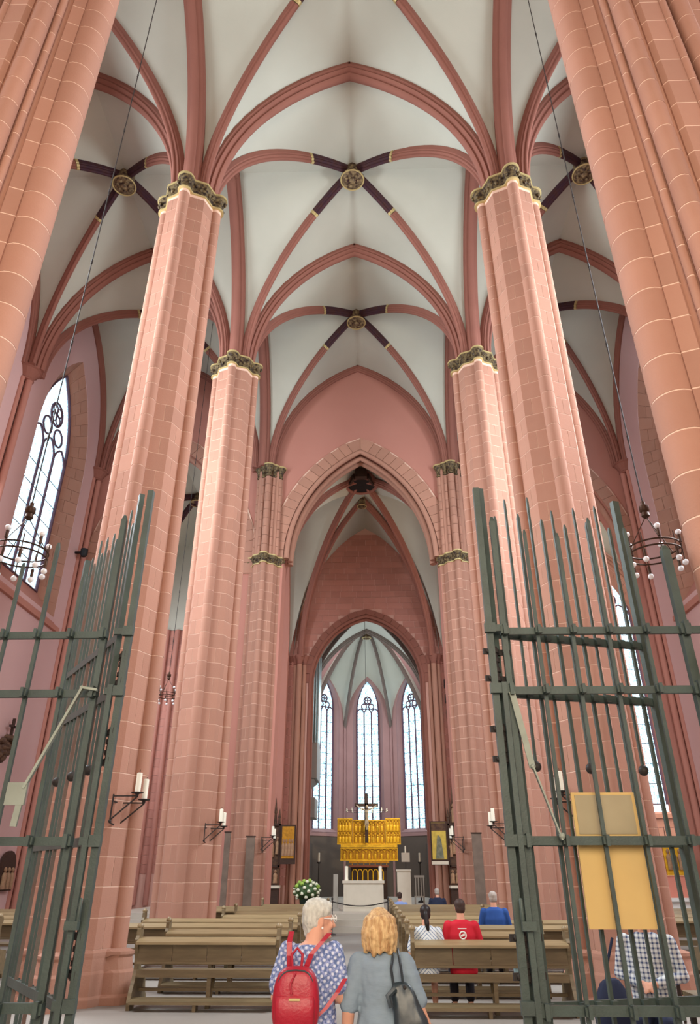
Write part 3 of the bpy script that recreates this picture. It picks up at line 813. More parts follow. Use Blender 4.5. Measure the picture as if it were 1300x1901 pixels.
# ------------------------------------------------------------------ choir and apse
CW = 4.2; Y1 = 51.6
poly = [(EX-CW, 39.0), (EX-CW, 49.8), (EX-1.7, Y1), (EX+1.7, Y1), (EX+CW, 49.8), (EX+CW, 39.0)]
KZ = 17.0; KY = 47.2
wch = empty('wall_choir', (EX, 45, 0)); struct(wch, 'grey mauve stone walls of the choir and apse')
CSP = 11.3
def face_map(p, q, depth):
    p = Vector((*p, 0)); q = Vector((*q, 0)); m = (p+q)/2; d = (q-p).normalized(); nrm = Vector((d.y, -d.x, 0))
    if nrm.dot(m-Vector((EX, 44, 0))) < 0: nrm = -nrm
    L = (q-p).length
    def f(u, dd, z): v = m+d*u+nrm*(dd+depth); return (v.x, v.y, z)
    return f, L
for i in range(5):
    p, q = poly[i], poly[i+1]
    f, L = face_map(p, q, 0.0)
    hw = 0.80
    if i in (1, 2, 3):
        ar = Arches((0, hw+0.28, 12.2, 2.55)); b = strip_wall(-L/2-0.02, L/2+0.02, 16, ar, 20, 0.0, 0.6, zlow_top=4.35)
        b.v = [f(x, y, z) for x, y, z in b.v]
        b.obj('apse_wall', 'choirstone', wch)
        fg, _ = face_map(p, q, 0.42)
        window(fg, hw, 4.45, 12.6, 2.3, 3, 0.74, ['left', 'middle', 'right'][i-1]+' one of the three tall apse windows above the golden altarpiece', 'glass_apse', 0.062)
        splay(wch, f, hw+0.28, hw+0.03, 4.3, 12.2, 2.55, 2.7, 0.0, 0.44, 3, 10, 'choirstone', 'choirstone', False)
        b = B(); b.slab([f(-hw-0.28, 0, 4.35), f(hw+0.28, 0, 4.35), f(hw, 0.42, 4.6), f(-hw, 0.42, 4.6)], (0, 0, -0.15)); b.obj('sloping_sill', 'choirstone', wch)
        b = B(); b.slab([f(-L/2, -0.12, 0.55), f(L/2, -0.12, 0.55), f(L/2, -0.12, 4.1), f(-L/2, -0.12, 4.1)], Vector(f(0, 0.02, 0))-Vector(f(0, -0.12, 0))); b.obj('dado_panel', 'dado', wch)
        b = B(); b.slab([f(-L/2, -0.16, 4.1), f(L/2, -0.16, 4.1), f(L/2, -0.16, 4.3), f(-L/2, -0.16, 4.3)], Vector(f(0, 0.02, 0))-Vector(f(0, -0.16, 0))); b.obj('string_course', 'choirstone', wch)
    else:
        b = B(); b.slab([f(-L/2, 0, 0), f(L/2, 0, 0), f(L/2, 0, 20), f(-L/2, 0, 20)], Vector(f(0, 0.5, 0))-Vector(f(0, 0, 0))); b.obj('choir_wall', 'choirstone', wch)
        b = B(); b.slab([f(-L/2, -0.5, 0.55), f(L/2, -0.5, 0.55), f(L/2, -0.5, 3.6), f(-L/2, -0.5, 3.6)], Vector(f(0, 0.02, 0))-Vector(f(0, -0.5, 0))); b.obj('dado_panel', 'dado', wch)
    # blind arch framing each apse bay and its web up to the keystone
    if i in (1, 2, 3):
        grid = []; h_ = 3.75 if i == 2 else 3.6
        for r_ in range(9):
            s_ = r_/8; g_ = math.sin(s_*PI/2)**0.9; row = []
            for c_ in range(17):
                u = -L/2+L*c_/16; W = Vector(f(u, 0, CSP+arc_z(L/2, h_, u)))
                row.append((W.x+(EX-W.x)*s_, W.y+(KY-W.y)*s_, W.z+(KZ+0.2-W.z)*g_))
            grid.append(row)
        b = B(); b.add([v for r_ in grid for v in r_], [(r_*17+c_, r_*17+c_+1, (r_+1)*17+c_+1, (r_+1)*17+c_) for r_ in range(8) for c_ in range(16)], True)
        b.obj('vault_web', 'web', ceil)
M['choirrib'] = mat('grey_choir_rib', (116, 104, 96), 0.9, amt=0.3, scale=3)
for (px, py) in poly[1:5]:
    pts = []
    for k in range(15):
        s_ = k/14
        pts.append((px+(EX-px)*s_, py+(KY-py)*s_, CSP+(KZ+0.2-CSP)*math.sin(s_*PI/2)**0.9))
    sweep_rib(list(reversed(pts)), 0.10, 0.22, 'apse_rib', 'choirrib', ceil)
    B().tube([(px+(EX-px)*0.02, py+(KY-py)*0.02, 0.5), (px+(EX-px)*0.02, py+(KY-py)*0.02, CSP+0.1)], 0.10, 10).obj('wall_shaft', 'choirstone', wch)
boss(EX, KY, KZ+0.2, 0.3)
vault_web(EX-CW, EX+CW, 39.0, 47.2, 0.05, CSP, KZ+0.2-CSP)
for sx in (-1, 1):
    sweep_rib([(EX+sx*CW*math.sin(q/14*PI/2), KY-0.3, P_of(math.sin(q/14*PI/2), CSP, KZ+0.2-CSP)) for q in range(15)], 0.16, 0.30, 'transverse_arch', 'choirrib', ceil)
    for (yy, y2) in ((43.1, 47.2), (43.1, 39.0)):
        free_rib((EX, 43.1, KZ+0.2), (EX+sx*CW, y2, CSP), 14, 0.10, 0.22, 'diagonal_rib', 'choirrib')
# ------------------------------------------------------------------ wrought iron gate and screens (plane y = 6)
RAILS = [0.12, 0.93, 2.02, 3.19, 3.72]
def vbar(b, x, y, z0, z1, w, d, tip=True, R=None):
    h = 0.05 if tip else 0.0
    c = [(-w/2,-d/2), (w/2,-d/2), (w/2,d/2), (-w/2,d/2)]
    if R: c = [tuple((R @ Vector((p[0], p[1], 0))).to_2d()) for p in c]
    rings = [[(x+p[0], y+p[1], z) for p in c] for z in (z0, z1-h)]
    rings.append([(x+p[0]*(0.45 if tip else 1), y+p[1]*(0.45 if tip else 1), z1) for p in c])
    return b.loft(rings, True, False)
def clamp(b, x, y, z, s=0.075, R=None):
    b.cbox((x, y-0.03, z), (s, 0.07, s*0.95), R)
    b.cbox((x, y-0.05, z), (s*0.45, 0.09, s*1.35), R)
def screen(s, posts, label):
    """fixed screen between gate post and pier; posts: (x, top, width)"""
    t = empty('iron_screen', (s*2.4, 6.0, 0)); tag(t, label, 'iron screen', 'fixed screens beside the gate')
    xs = [abs(p[0]) for p in posts]
    for z in RAILS:
        if z < 3.0 or s > 0 or True:
            b = B().box(*sorted((s*min(xs), s*3.42)), 5.98, 6.015, z-0.032, z+0.032); b.obj('rail', 'iron', t)
    for x, top, w, m in posts:
        o = vbar(B(), x, 6.0, 0.0, top, w, w*0.9).obj('bar', m, t)
        for z in RAILS[1:]:
            c = B(); clamp(c, x, 6.0, z, max(0.058, w+0.022)); c.obj('clamp', 'iron', o)
    return t
# right screen
sr = screen(1, [(1.60, 4.88, 0.050, 'iron'), (1.90, 4.74, 0.030, 'iron'), (2.21, 4.70, 0.030, 'iron'), (2.53, 4.86, 0.030, 'iron'), (2.86, 4.75, 0.030, 'iron'), (3.20, 4.55, 0.074, 'iron')],
            'green-grey iron bar screen on the right, fixed between gateway and moulded pier')
sl = screen(-1, [(-2.03, 4.95, 0.050, 'iron'), (-2.33, 4.30, 0.030, 'iron'), (-2.64, 4.66, 0.034, 'iron'), (-2.94, 4.45, 0.030, 'iron'), (-3.26, 4.5, 0.06, 'iron')],
            'green-grey iron bar screen on the left, fixed between gateway and moulded pier')
def leaf(hx, hy, ex, ey, n, label, top_h, mirror, bars_m):
    """gate leaf swung into the nave: hinge (hx, hy) to free edge (ex, ey)"""
    t = empty('gate_leaf', (hx, hy, 0)); tag(t, label, 'gate', 'open gate leaves')
    d = Vector((ex-hx, ey-hy, 0)); L = d.length; ang = math.atan2(d.y, d.x); R = Matrix.Rotation(ang, 3, 'Z')
    def P(u, z, v=0.0): q = R @ Vector((u, v, 0)); return (hx+q.x, hy+q.y, z)
    def bx(u0, u1, z0, z1, th=0.04, v=0.0):
        c = P((u0+u1)/2, (z0+z1)/2, v); return B().cbox(c, (u1-u0, th, z1-z0), R)
    for z in RAILS: bx(0, L, z-0.034, z+0.034, 0.032).obj('rail', 'iron', t)
    vbar(B(), *P(0.0, 0)[:2], 0.03, top_h[0], 0.05, 0.05, False, R).obj('hinge_post', 'iron', t)
    vbar(B(), *P(L, 0)[:2], 0.03, top_h[1], 0.072, 0.06, False, R).obj('lock_post', 'iron', t)
    for k in range(n):
        u = L*(k+1)/(n+1); x, y, _ = P(u, 0)
        if k % 2 == 0:
            o = vbar(B(), x, y, 0.05, 4.95+0.03*(k % 3), 0.028, 0.028, True, R).obj('bar', bars_m if k % 4 else 'iron', t)
        else:
            z0 = 2.62 if k % 4 == 1 else 0.05
            o = vbar(B(), x, y, z0, 5.22-0.06*(k % 3), 0.021, 0.021, True, R).obj('bar', 'iron', t)
            if z0 > 1: B().ball((x, y, z0-0.03), 0.045, 10, 6).obj('ball_end', 'blackiron', o)
        for z in RAILS[1:]:
            if z < (z0 if k % 2 else 0): continue
            B().cbox(P(u, z, -0.035), (0.052, 0.045, 0.06), R).obj('clamp', 'iron', o)
    # hinges with bolts on the post
    for z in (2.75, 1.25, 3.42):
        hg = B().tube([P(-0.05, z-0.16, -0.06), P(-0.05, z+0.16, -0.06)], 0.028, 8)
        for q in (-0.13, -0.05, 0.04, 0.12): hg.tube([P(-0.05, z+q-0.018, -0.06), P(-0.05, z+q+0.018, -0.06)], 0.040, 8)
        o = hg.obj('hinge', 'blackiron', t)
        bl = B()
        for q in (-0.12, 0.12):
            for v in (-0.11, 0.07): bl.ball(P(v, z+q, -0.06), 0.022, 6, 4)
        bl.cbox(P(-0.02, z+0.12, -0.045), (0.26, 0.02, 0.05), R).cbox(P(-0.02, z-0.12, -0.045), (0.26, 0.02, 0.05), R)
        bl.obj('bolt', 'blackiron', o)
    return t
gl_ = leaf(-1.92, 6.06, -3.02, 7.55, 13, 'left gate leaf of rusty iron bars swung inwards at a steep angle', (5.22, 5.15), False, 'iron_rust')
gr_ = leaf(1.53, 6.08, 3.02, 6.50, 11, 'right gate leaf of iron bars folded back close behind its screen', (5.24, 5.30), True, 'iron')
# gate posts in the opening
for s, x in ((1, 1.47), (-1, -1.80)):
    t = empty('gate_post', (x, 5.99, 0)); tag(t, 'tall square iron gate post on the %s of the passage' % ('right' if s > 0 else 'left'), 'gate post', 'gate posts')
    vbar(B(), x, 5.99, 0, 5.22 if s < 0 else 5.2, 0.056, 0.056, False).obj('post', 'iron', t)
    for z in (0.95, 2.02, 3.2, 3.74):
        B().cbox((x, 5.95, z), (0.095, 0.05, 0.085)).cbox((x+s*0.08, 5.96, z), (0.10, 0.03, 0.06)).obj('clasp', 'iron', t)
    b = vbar(B(), x+s*0.07, 5.94, 0.02, 3.25, 0.042, 0.04, False); b.obj('lock_bar', 'iron', t)
    lk = B().cbox((x+s*0.06, 5.90, 1.45), (0.10, 0.05, 0.06)).lathe([(0.012, -0.03), (0.016, 0.0), (0.014, 0.12), (0.006, 0.13)], (x+s*0.02, 5.90, 1.5), 8)
    lk.obj('lock', 'iron', t)
# diagonal stays bolted to the leaves
tag(B().bar((1.60, 5.94, 3.17), (1.70, 5.93, 2.55), 0.05, 0.012).bar((1.70, 5.93, 2.57), (1.86, 5.92, 2.02), 0.055, 0.012).ball((1.70, 5.92, 2.56), 0.022, 8, 5).ball((1.86, 5.91, 2.05), 0.026, 8, 5).obj('iron_stay', 'iron_pale'),
    'pale flat iron stay hanging aslant from the right screen', 'iron stay')
st = B().bar((-1.98, 5.92, 3.20), (-2.12, 5.9, 3.22), 0.05, 0.02).bar((-2.10, 5.9, 3.23), (-2.42, 5.86, 2.40), 0.045, 0.02).bar((-2.42, 5.86, 2.42), (-2.44, 5.86, 2.12), 0.05, 0.02)
st.cbox((-2.47, 5.86, 2.36), (0.16, 0.025, 0.17))
tag(st.obj('iron_stay', 'iron_pale'), 'pale iron stay with square plate crossing the left gate leaf', 'iron stay')
b = B().box(2.02, 2.53, 6.09, 6.115, 1.42, 2.38)
nb = b.obj('notice_board', 'board'); tag(nb, 'plain ochre board fixed behind the right screen bars, seen from the back', 'notice board')
B().box(2.045, 2.505, 6.085, 6.092, 2.07, 2.36).obj('paper_sheet', mat('grey_paper', (170, 158, 128), 0.8, amt=0.2, scale=3), nb)
B().box(2.02, 2.53, 6.05, 6.09, 2.0, 2.03).obj('hanger', 'iron', nb)
# small return screen between the moulded pier and the aisle on the right
t = empty('iron_screen', (3.4, 5.9, 0)); tag(t, 'short return of iron rails at the far right edge beside the moulded pier', 'iron screen')
for z in (3.45, 2.02, 0.93): B().box(3.2, 3.6, 5.70, 5.74, z-0.05, z+0.05).obj('rail', 'iron', t)
vbar(B(), 3.30, 5.72, 0, 3.6, 0.07, 0.07, False).obj('bar', 'iron', t)

# ------------------------------------------------------------------ pews
def bench_end(flipx=1):
    # silhouette in (y, z): viewer side is -y
    return [(0.02,0.0),(0.16,0.0),(0.20,0.08),(0.60,0.08),(0.64,0.0),(0.80,0.0),(0.78,0.10),(0.70,0.16),(0.62,0.40),(0.60,0.47),(0.34,0.50),(0.26,0.62),(0.20,0.82),(0.20,0.90),(0.24,0.97),(0.22,1.05),(0.14,1.08),(0.06,1.04),(0.05,0.95),(0.00,0.90),(0.02,0.80),(0.10,0.66),(0.12,0.50),(0.06,0.36),(-0.02,0.22),(-0.06,0.10),(-0.04,0.0)]
PEWS = {}
def pew_meshes(L):
    k = round(L*100)
    if k in PEWS: return PEWS[k]
    d = {}
    e = B(); pts = bench_end()
    e.slab([(0, y, z) for y, z in pts], (0.055, 0, 0)); d['end'] = e.mesh('end_panel')
    d['knob'] = B().lathe([(0.02, 0), (0.05, 0.02), (0.055, 0.05), (0.03, 0.08), (0.02, 0.09)], (0.028, 0.13, 1.03), 10).mesh('knob')
    b = B(); b.add([(0.05,-0.10,0.875),(L-0.05,-0.10,0.875),(L-0.05,0.12,0.93),(0.05,0.12,0.93),(0.05,-0.10,0.84),(L-0.05,-0.10,0.84),(L-0.05,0.12,0.895),(0.05,0.12,0.895)],
                   [(0,1,2,3),(7,6,5,4),(4,5,1,0),(5,6,2,1),(6,7,3,2),(7,4,0,3)])
    d['ledge'] = b.mesh('book_ledge')
    n = max(3, round((L-0.1)/0.55)); w = (L-0.1)/n
    d['plank'] = B().box(0.006, w-0.006, 0.075, 0.095, 0.60, 0.87).mesh('back_plank'); d['n'] = n; d['w'] = w
    d['rail'] = B().box(0.05, L-0.05, 0.06, 0.11, 0.575, 0.61).mesh('back_rail')
    d['seat'] = B().box(0.05, L-0.05, 0.14, 0.58, 0.435, 0.475).mesh('seat')
    d['apron'] = B().box(0.05, L-0.05, 0.10, 0.135, 0.40, 0.50).mesh('seat_rail')
    d['post'] = B().box(-0.03, 0.03, 0.16, 0.22, 0.0, 0.44).add([(-0.03,0.2,0.0),(0.03,0.2,0.0),(0.03,0.5,0.43),(-0.03,0.5,0.43),(-0.03,0.28,0.0),(0.03,0.28,0.0),(0.03,0.58,0.43),(-0.03,0.58,0.43)],
              [(3,2,1,0),(4,5,6,7),(0,1,5,4),(1,2,6,5),(2,3,7,6),(3,0,4,7)]).mesh('support_post')
    d['kneeler'] = B().add([(0.06,-0.16,0.13),(L-0.06,-0.16,0.13),(L-0.06,0.06,0.16),(0.06,0.06,0.16),(0.06,-0.16,0.09),(L-0.06,-0.16,0.09),(L-0.06,0.06,0.12),(0.06,0.06,0.12)],
                   [(0,1,2,3),(7,6,5,4),(4,5,1,0),(5,6,2,1),(6,7,3,2),(7,4,0,3)]).mesh('kneeler')
    d['foot'] = B().box(-0.025, 0.025, -0.13, 0.05, 0.0, 0.115).mesh('kneeler_foot')
    d['foot_rail'] = B().box(0.05, L-0.05, 0.34, 0.40, 0.20, 0.24).mesh('foot_rail')
    PEWS[k] = d
    return d
def pew(x0, x1, y, label, group, detail=True):
    L = x1-x0; d = pew_meshes(L)
    t = empty('church_pew', (x0, y, 0)); tag(t, label, 'pew', group)
    for xo in (0.0, L-0.055):
        e = put('end_panel', d['end'], 'oak', t, (xo, 0, 0), True)
        put('knob', d['knob'], 'oak_light', e, (0, 0, 0), True)
    put('book_ledge', d['ledge'], 'oak_light', t, None, True)
    put('seat', d['seat'], 'oak', t, None, True)
    if detail:
        for k in range(d['n']): put('back_plank', d['plank'], 'oak', t, (0.05+k*d['w'], 0, 0), True)
        put('back_rail', d['rail'], 'oak', t, None, True); put('seat_rail', d['apron'], 'oak', t, None, True)
        put('support_post', d['post'], 'oak', t, (L*0.52, 0, 0), True)
        put('kneeler', d['kneeler'], 'oak', t, None, True); put('foot_rail', d['foot_rail'], 'oak', t, None, True)
        put('kneeler_foot', d['foot'], 'oak', t, (L*0.46, 0, 0), True)
    else:
        put('back_panel', B().box(0.05, L-0.05, 0.075, 0.095, 0.60, 0.87).mesh('back_panel'), 'oak', t, None, True)
    return t
ORD = ['front', 'second', 'third', 'fourth', 'fifth', 'sixth', 'seventh', 'eighth', 'ninth']
LY = [12.40+1.72*i for i in range(9)]; RY = [11.98+1.74*i for i in range(9)]
for i in range(9):
    y = LY[i]; short = any(yp-1.0 < y+0.85 and y-0.2 < yp+1.0 for yp in (13.1, 20.35)) or y > 26
    pew(-3.3 if short else -4.75, -1.05, y, '%s row of the oak pews left of the middle aisle, counted from the gate' % ORD[i] if i else 'nearest oak pew left of the middle aisle, its back to the gate', 'pews left of the aisle', i < 6)
    y = RY[i]; short = any(yp-1.0 < y+0.85 and y-0.2 < yp+1.0 for yp in (13.1, 20.35)) or y > 26
    pew(0.95, 3.3 if short else 4.75, y, '%s row of the oak pews right of the middle aisle, counted from the gate' % ORD[i] if i else 'nearest oak pew right of the middle aisle, two visitors sitting in it', 'pews right of the aisle', i < 6)
for i in range(6):
    pew(-11.2, -6.9, 13.6+1.72*i, '%s row of the pews in the left aisle, behind the rusty gate leaf' % ORD[i], 'pews in the left aisle', i < 2)
    pew(7.0, 11.2, 14.6+1.72*i, '%s row of the pews in the right aisle, seen through the screen' % ORD[i], 'pews in the right aisle', i < 3)

# ------------------------------------------------------------------ candle sconces on the piers
def sconce(x, y, z, s, label, cl):
    """wrought iron bracket on the nave shaft; s = +1 points towards +x"""
    t = empty('candle_sconce', (x, y, z)); tag(t, label, 'sconce', 'iron candle sconces on the piers')
    for k, (oy, ln, up) in enumerate(((-0.20, 0.40, 0.08), (0.16, 0.42, 0.0))):
        b = B().bar((x, y+oy, z-0.42+up), (x, y+oy, z+up), 0.022, 0.022)
        b.bar((x, y+oy, z-0.03+up), (x+s*ln, y+oy, z-0.03+up), 0.018, 0.022).bar((x, y+oy, z-0.40+up), (x+s*ln, y+oy, z-0.05+up), 0.018, 0.022)
        b.ball((x, y+oy, z-0.42+up), 0.03, 6, 4)
        o = b.obj('bracket', 'blackiron', t)
        c = (x+s*ln, y+oy, z+up)
        B().lathe([(0.02, -0.05), (0.03, 0.0), (0.10, 0.015), (0.105, 0.03), (0.0, 0.03)], c, 14).obj('drip_pan', 'blackiron', o)
        cd = B().lathe([(0.048, 0.03), (0.048, 0.33+0.02*k), (0.03, 0.34+0.02*k), (0.004, 0.34+0.02*k)], c, 12).obj('candle', 'wax', t)
        B().tube([(c[0], c[1], c[2]+0.33), (c[0]+0.004, c[1], c[2]+0.39)], 0.005, 5).obj('wick', 'blackiron', cd)
    b = B().bar((x, y-0.20, z-0.03), (x, y+0.16, z-0.03), 0.018, 0.018).bar((x, y-0.2, z-0.36), (x, y+0.16, z-0.40), 0.018, 0.018)
    b.obj('wall_frame', 'blackiron', t)
    return t
sconce(-3.98, 12.62, 2.92, 1, 'iron sconce with two white candles on the pier beside the left gate', 'l')
sconce(-3.98, 19.90, 2.92, 1, 'iron sconce with two white candles on the second left pier', 'l')
sconce(-3.60, 27.7, 2.95, 1, 'iron sconce with two white candles on the left crossing pier', 'l')
sconce(3.98, 12.62, 2.92, -1, 'iron sconce with two white candles seen through the bars of the right screen', 'r')
sconce(3.98, 19.90, 2.92, -1, 'iron sconce with two white candles on the second right pier', 'r')
sconce(3.72, 27.7, 2.95, -1, 'iron sconce with two white candles on the right crossing pier', 'r')

# ------------------------------------------------------------------ ring chandeliers on long rods
def chandelier(x, y, z, top, label, r=0.37, n=10, warm=()):
    t = empty('ring_chandelier', (x, y, z)); tag(t, label, 'chandelier', 'ring chandeliers')
    rod = B().tube([(x, y, z+0.72), (x, y, top)], 0.010, 6)
    k = z+2.0
    while k < top: rod.tube([(x, y, k-0.05), (x, y, k+0.05)], 0.017, 6); k += 1.9
    rod.obj('rod', 'blackiron', t)
    B().lathe([(0.02, 0.58), (0.06, 0.62), (0.05, 0.68), (0.07, 0.70), (0.07, 0.78), (0.03, 0.80), (0.03, 0.86)], (x, y, z), 12).obj('hub', 'bronze', t)
    for zz in (0.0, 0.09):
        B().tube([(x+r*math.cos(a*PI/12), y+r*math.sin(a*PI/12), z+zz) for a in range(25)], 0.012, 6, False).obj('ring', 'bronze', t)
    for k in range(3):
        a = k*2*PI/3+0.4
        B().tube([(x, y, z+0.62), (x+r*math.cos(a), y+r*math.sin(a), z+0.09)], 0.007, 6).obj('stay', 'bronze', t)
    for k in range(n):
        a = k*2*PI/n+0.2; cx, cy = x+r*math.cos(a), y+r*math.sin(a); u = 1 if k % 2 else -1
        o = B().tube([(cx, cy, z-0.14), (cx, cy, z+0.22)], 0.008, 6).tube([(cx, cy, z+0.045+u*0.08), (cx, cy, z+0.045+u*0.19)], 0.022, 8).obj('lamp_arm', 'bronze', t)
        for q in ((1, -1) if k % 2 else (-1,)):
            B().ball((cx, cy, z+0.045+q*0.235), 0.042, 10, 7).obj('bulb', 'bulb', o)
    return t
chandelier(4.5, 9.1, 5.85, 24.7, 'ring chandelier with round bulbs hanging on the right in front of the outer wall')
chandelier(-4.5, 8.65, 5.72, 24.7, 'ring chandelier with round bulbs cropped at the left edge before the tall window')
chandelier(-6.7, 24.0, 7.3, 25.12, 'small distant ring chandelier between the first two left piers', 0.34, 8)
# ------------------------------------------------------------------ sanctuary
t = empty('stone_altar', (0.05, 31.0, 0.55)); tag(t, 'pale block altar standing in the middle behind the rope', 'altar')
B().box(-0.72, 0.84, 30.6, 31.4, 0.55, 1.50).obj('block', 'marble', t)
B().box(-0.77, 0.88, 30.55, 31.45, 1.505, 1.60).obj('mensa', 'marble', t)
B().box(-0.62, 0.74, 30.585, 30.61, 0.68, 1.40).obj('front_panel', 'marble', t)
for x in (-0.62, 0.73):
    o = tag(B().lathe([(0.075, 0), (0.075, 0.05), (0.065, 0.06), (0.065, 0.50), (0.0, 0.51)], (x, 30.95, 1.60), 14).obj('altar_candle', 'wax'), 'thick white candle at the %s end of the block altar' % ('left' if x < 0 else 'right'), 'candle', 'candles on the altar')
t = empty('lectern', (1.66, 31.0, 0.55)); tag(t, 'pale stone lectern block right of the altar', 'lectern')
B().lathe([(0.42, 0), (0.42, 0.08), (0.36, 0.12)], (1.75, 30.95, 0.55), 20).obj('round_base', 'marble', t)
B().box(1.40, 1.93, 30.8, 31.2, 0.62, 1.92).obj('body', 'marble', t)
B().box(1.37, 1.96, 30.76, 31.25, 1.92, 1.99).obj('top_slab', 'marble', t)
t = empty('lantern_stand', (1.85, 33.0, 0.55)); tag(t, 'pale square lantern with a candle on a thin stand behind the lectern', 'candle stand')
B().lathe([(0.14, 0), (0.14, 0.03), (0.015, 0.05), (0.015, 1.74)], (1.85, 33.0, 0.55), 10).obj('stand', 'blackiron', t)
B().box(1.68, 2.02, 32.83, 33.17, 2.29, 2.64).obj('lantern', 'marble', t)
B().lathe([(0.03, 0), (0.03, 0.26), (0.004, 0.27)], (1.85, 33.0, 2.64), 10).obj('candle', 'wax', t)
t = empty('slatted_chair', (2.35, 32.5, 0.55)); tag(t, 'pale chair with upright slats right of the lectern', 'chair')
B().box(2.15, 2.55, 32.3, 32.75, 0.98, 1.02).obj('seat', 'organwood', t)
for x in (2.17, 2.53):
    for y in (32.32, 32.73): B().box(x-0.02, x+0.02, y-0.02, y+0.02, 0.55, 0.98).obj('leg', 'organwood', t)
for k in range(4): B().box(2.18+k*0.11, 2.22+k*0.11, 32.3, 32.33, 1.02, 1.72).obj('slat', 'organwood', t)
B().box(2.15, 2.57, 32.29, 32.34, 1.70, 1.78).obj('top_rail', 'organwood', t)
t = empty('wooden_post', (-1.05, 31.0, 0.55)); tag(t, 'plain greyish square post left of the altar', 'post')
B().box(-1.14, -0.96, 30.9, 31.1, 0.55, 1.82).obj('shaft', 'organwood', t); B().box(-1.22, -0.88, 30.82, 31.18, 0.55, 0.63).obj('plinth', 'organwood', t)
# golden altarpiece
RX = EX; RY_ = 46.0
t = empty('golden_altarpiece', (RX, RY_, 0.55)); tag(t, 'gilded winged altarpiece glowing below the middle apse window', 'altarpiece')
def gfig(nm='figure'):
    return B().lathe([(0.01, 0), (0.085, 0.0), (0.075, 0.16), (0.09, 0.27), (0.05, 0.33), (0.035, 0.345)], (0, 0, 0), 8).ball((0, 0, 0.40), 0.055, 8, 5).mesh(nm)
FIG = gfig(); FIGS = {q: gfig() for q in ('polychrome', 'carved')}
def shrine(x0, x1, z0, z1, nx, nz, y, nm, fm='gold'):
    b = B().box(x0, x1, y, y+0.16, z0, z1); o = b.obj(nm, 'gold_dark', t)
    for (a, c, d, e) in ((x0, x1, z0, z0+0.07), (x0, x1, z1-0.06, z1), (x0, x0+0.06, z0, z1), (x1-0.06, x1, z0, z1)):
        dd = 0.0 if c-a > e-d else 0.015
        B().box(a+dd, c-dd, y-0.07+dd, y+0.02, d+dd, e-dd).obj('frame', fm, o)
    w = (x1-x0-0.12)/nx; h = (z1-z0-0.13)/nz
    for i in range(nx):
        for k in range(nz):
            cx = x0+0.06+(i+0.5)*w; z = z0+0.07+k*h
            f = put('figure', FIG, 'gold', o, None, True)
            f.location = (cx, y-0.02, z+0.02); s_ = h*0.72/0.45; f.scale = (min(s_, w/0.19), 0.8, s_)
            q = B(); q.tube([(cx-w*0.45, y-0.03, z+h*0.72), (cx-w*0.3, y-0.04, z+h*0.9), (cx, y-0.05, z+h*0.99), (cx+w*0.3, y-0.04, z+h*0.9), (cx+w*0.45, y-0.03, z+h*0.72)], 0.022, 5)
            q.tube([(cx-w*0.48, y-0.03, z), (cx-w*0.48, y-0.03, z+h*0.95)], 0.016, 5)
            q.obj('canopy', 'gold', o)
    return o
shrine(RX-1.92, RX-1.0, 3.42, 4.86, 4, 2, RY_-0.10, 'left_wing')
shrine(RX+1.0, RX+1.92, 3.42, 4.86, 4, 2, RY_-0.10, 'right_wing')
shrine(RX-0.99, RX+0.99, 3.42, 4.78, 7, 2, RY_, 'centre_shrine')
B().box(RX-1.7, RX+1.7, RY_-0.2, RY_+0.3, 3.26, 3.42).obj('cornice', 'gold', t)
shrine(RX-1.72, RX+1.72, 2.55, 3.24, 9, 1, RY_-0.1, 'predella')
for k in range(7): B().box(RX-1.0+k*0.34-0.03, RX-1.0+k*0.34+0.03, RY_-0.12, RY_-0.06, 2.30, 2.62).obj('colonnette', 'gold', t)
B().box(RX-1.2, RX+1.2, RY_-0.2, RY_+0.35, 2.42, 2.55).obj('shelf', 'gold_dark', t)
B().box(RX-1.2, RX+1.15, RY_-0.45, RY_+0.3, 2.20, 2.32).obj('altar_top', mat('red_brown_marble', (128, 70, 50), 0.5), t)
B().box(RX-1.1, RX+1.05, RY_-0.3, RY_+0.3, 0.55, 2.2).obj('altar_body', 'oak_dark', t)
for k in range(6):
    x = RX-1.0+k*0.31
    a = B().tube([(x, RY_-0.33, 1.35), (x, RY_-0.33, 1.95), (x+0.06, RY_-0.33, 2.06), (x+0.14, RY_-0.33, 2.1), (x+0.22, RY_-0.33, 2.06), (x+0.28, RY_-0.33, 1.95), (x+0.28, RY_-0.33, 1.35)], 0.03, 6)
    a.obj('gilt_arch', 'gold', t)
sp = bpy.data.lights.new('altarpiece_spotlight', 'SPOT'); sp.energy = 1500; sp.color = (1.0, 0.86, 0.6); sp.spot_size = 0.75; sp.spot_blend = 0.6; sp.shadow_soft_size = 0.15
so = bpy.data.objects.new('altarpiece_spotlight', sp); COL.objects.link(so); so.location = (2.9, 40.0, 8.0); so.rotation_euler = (Vector((RX, RY_, 3.6))-Vector(so.location)).to_track_quat('-Z', 'Y').to_euler()
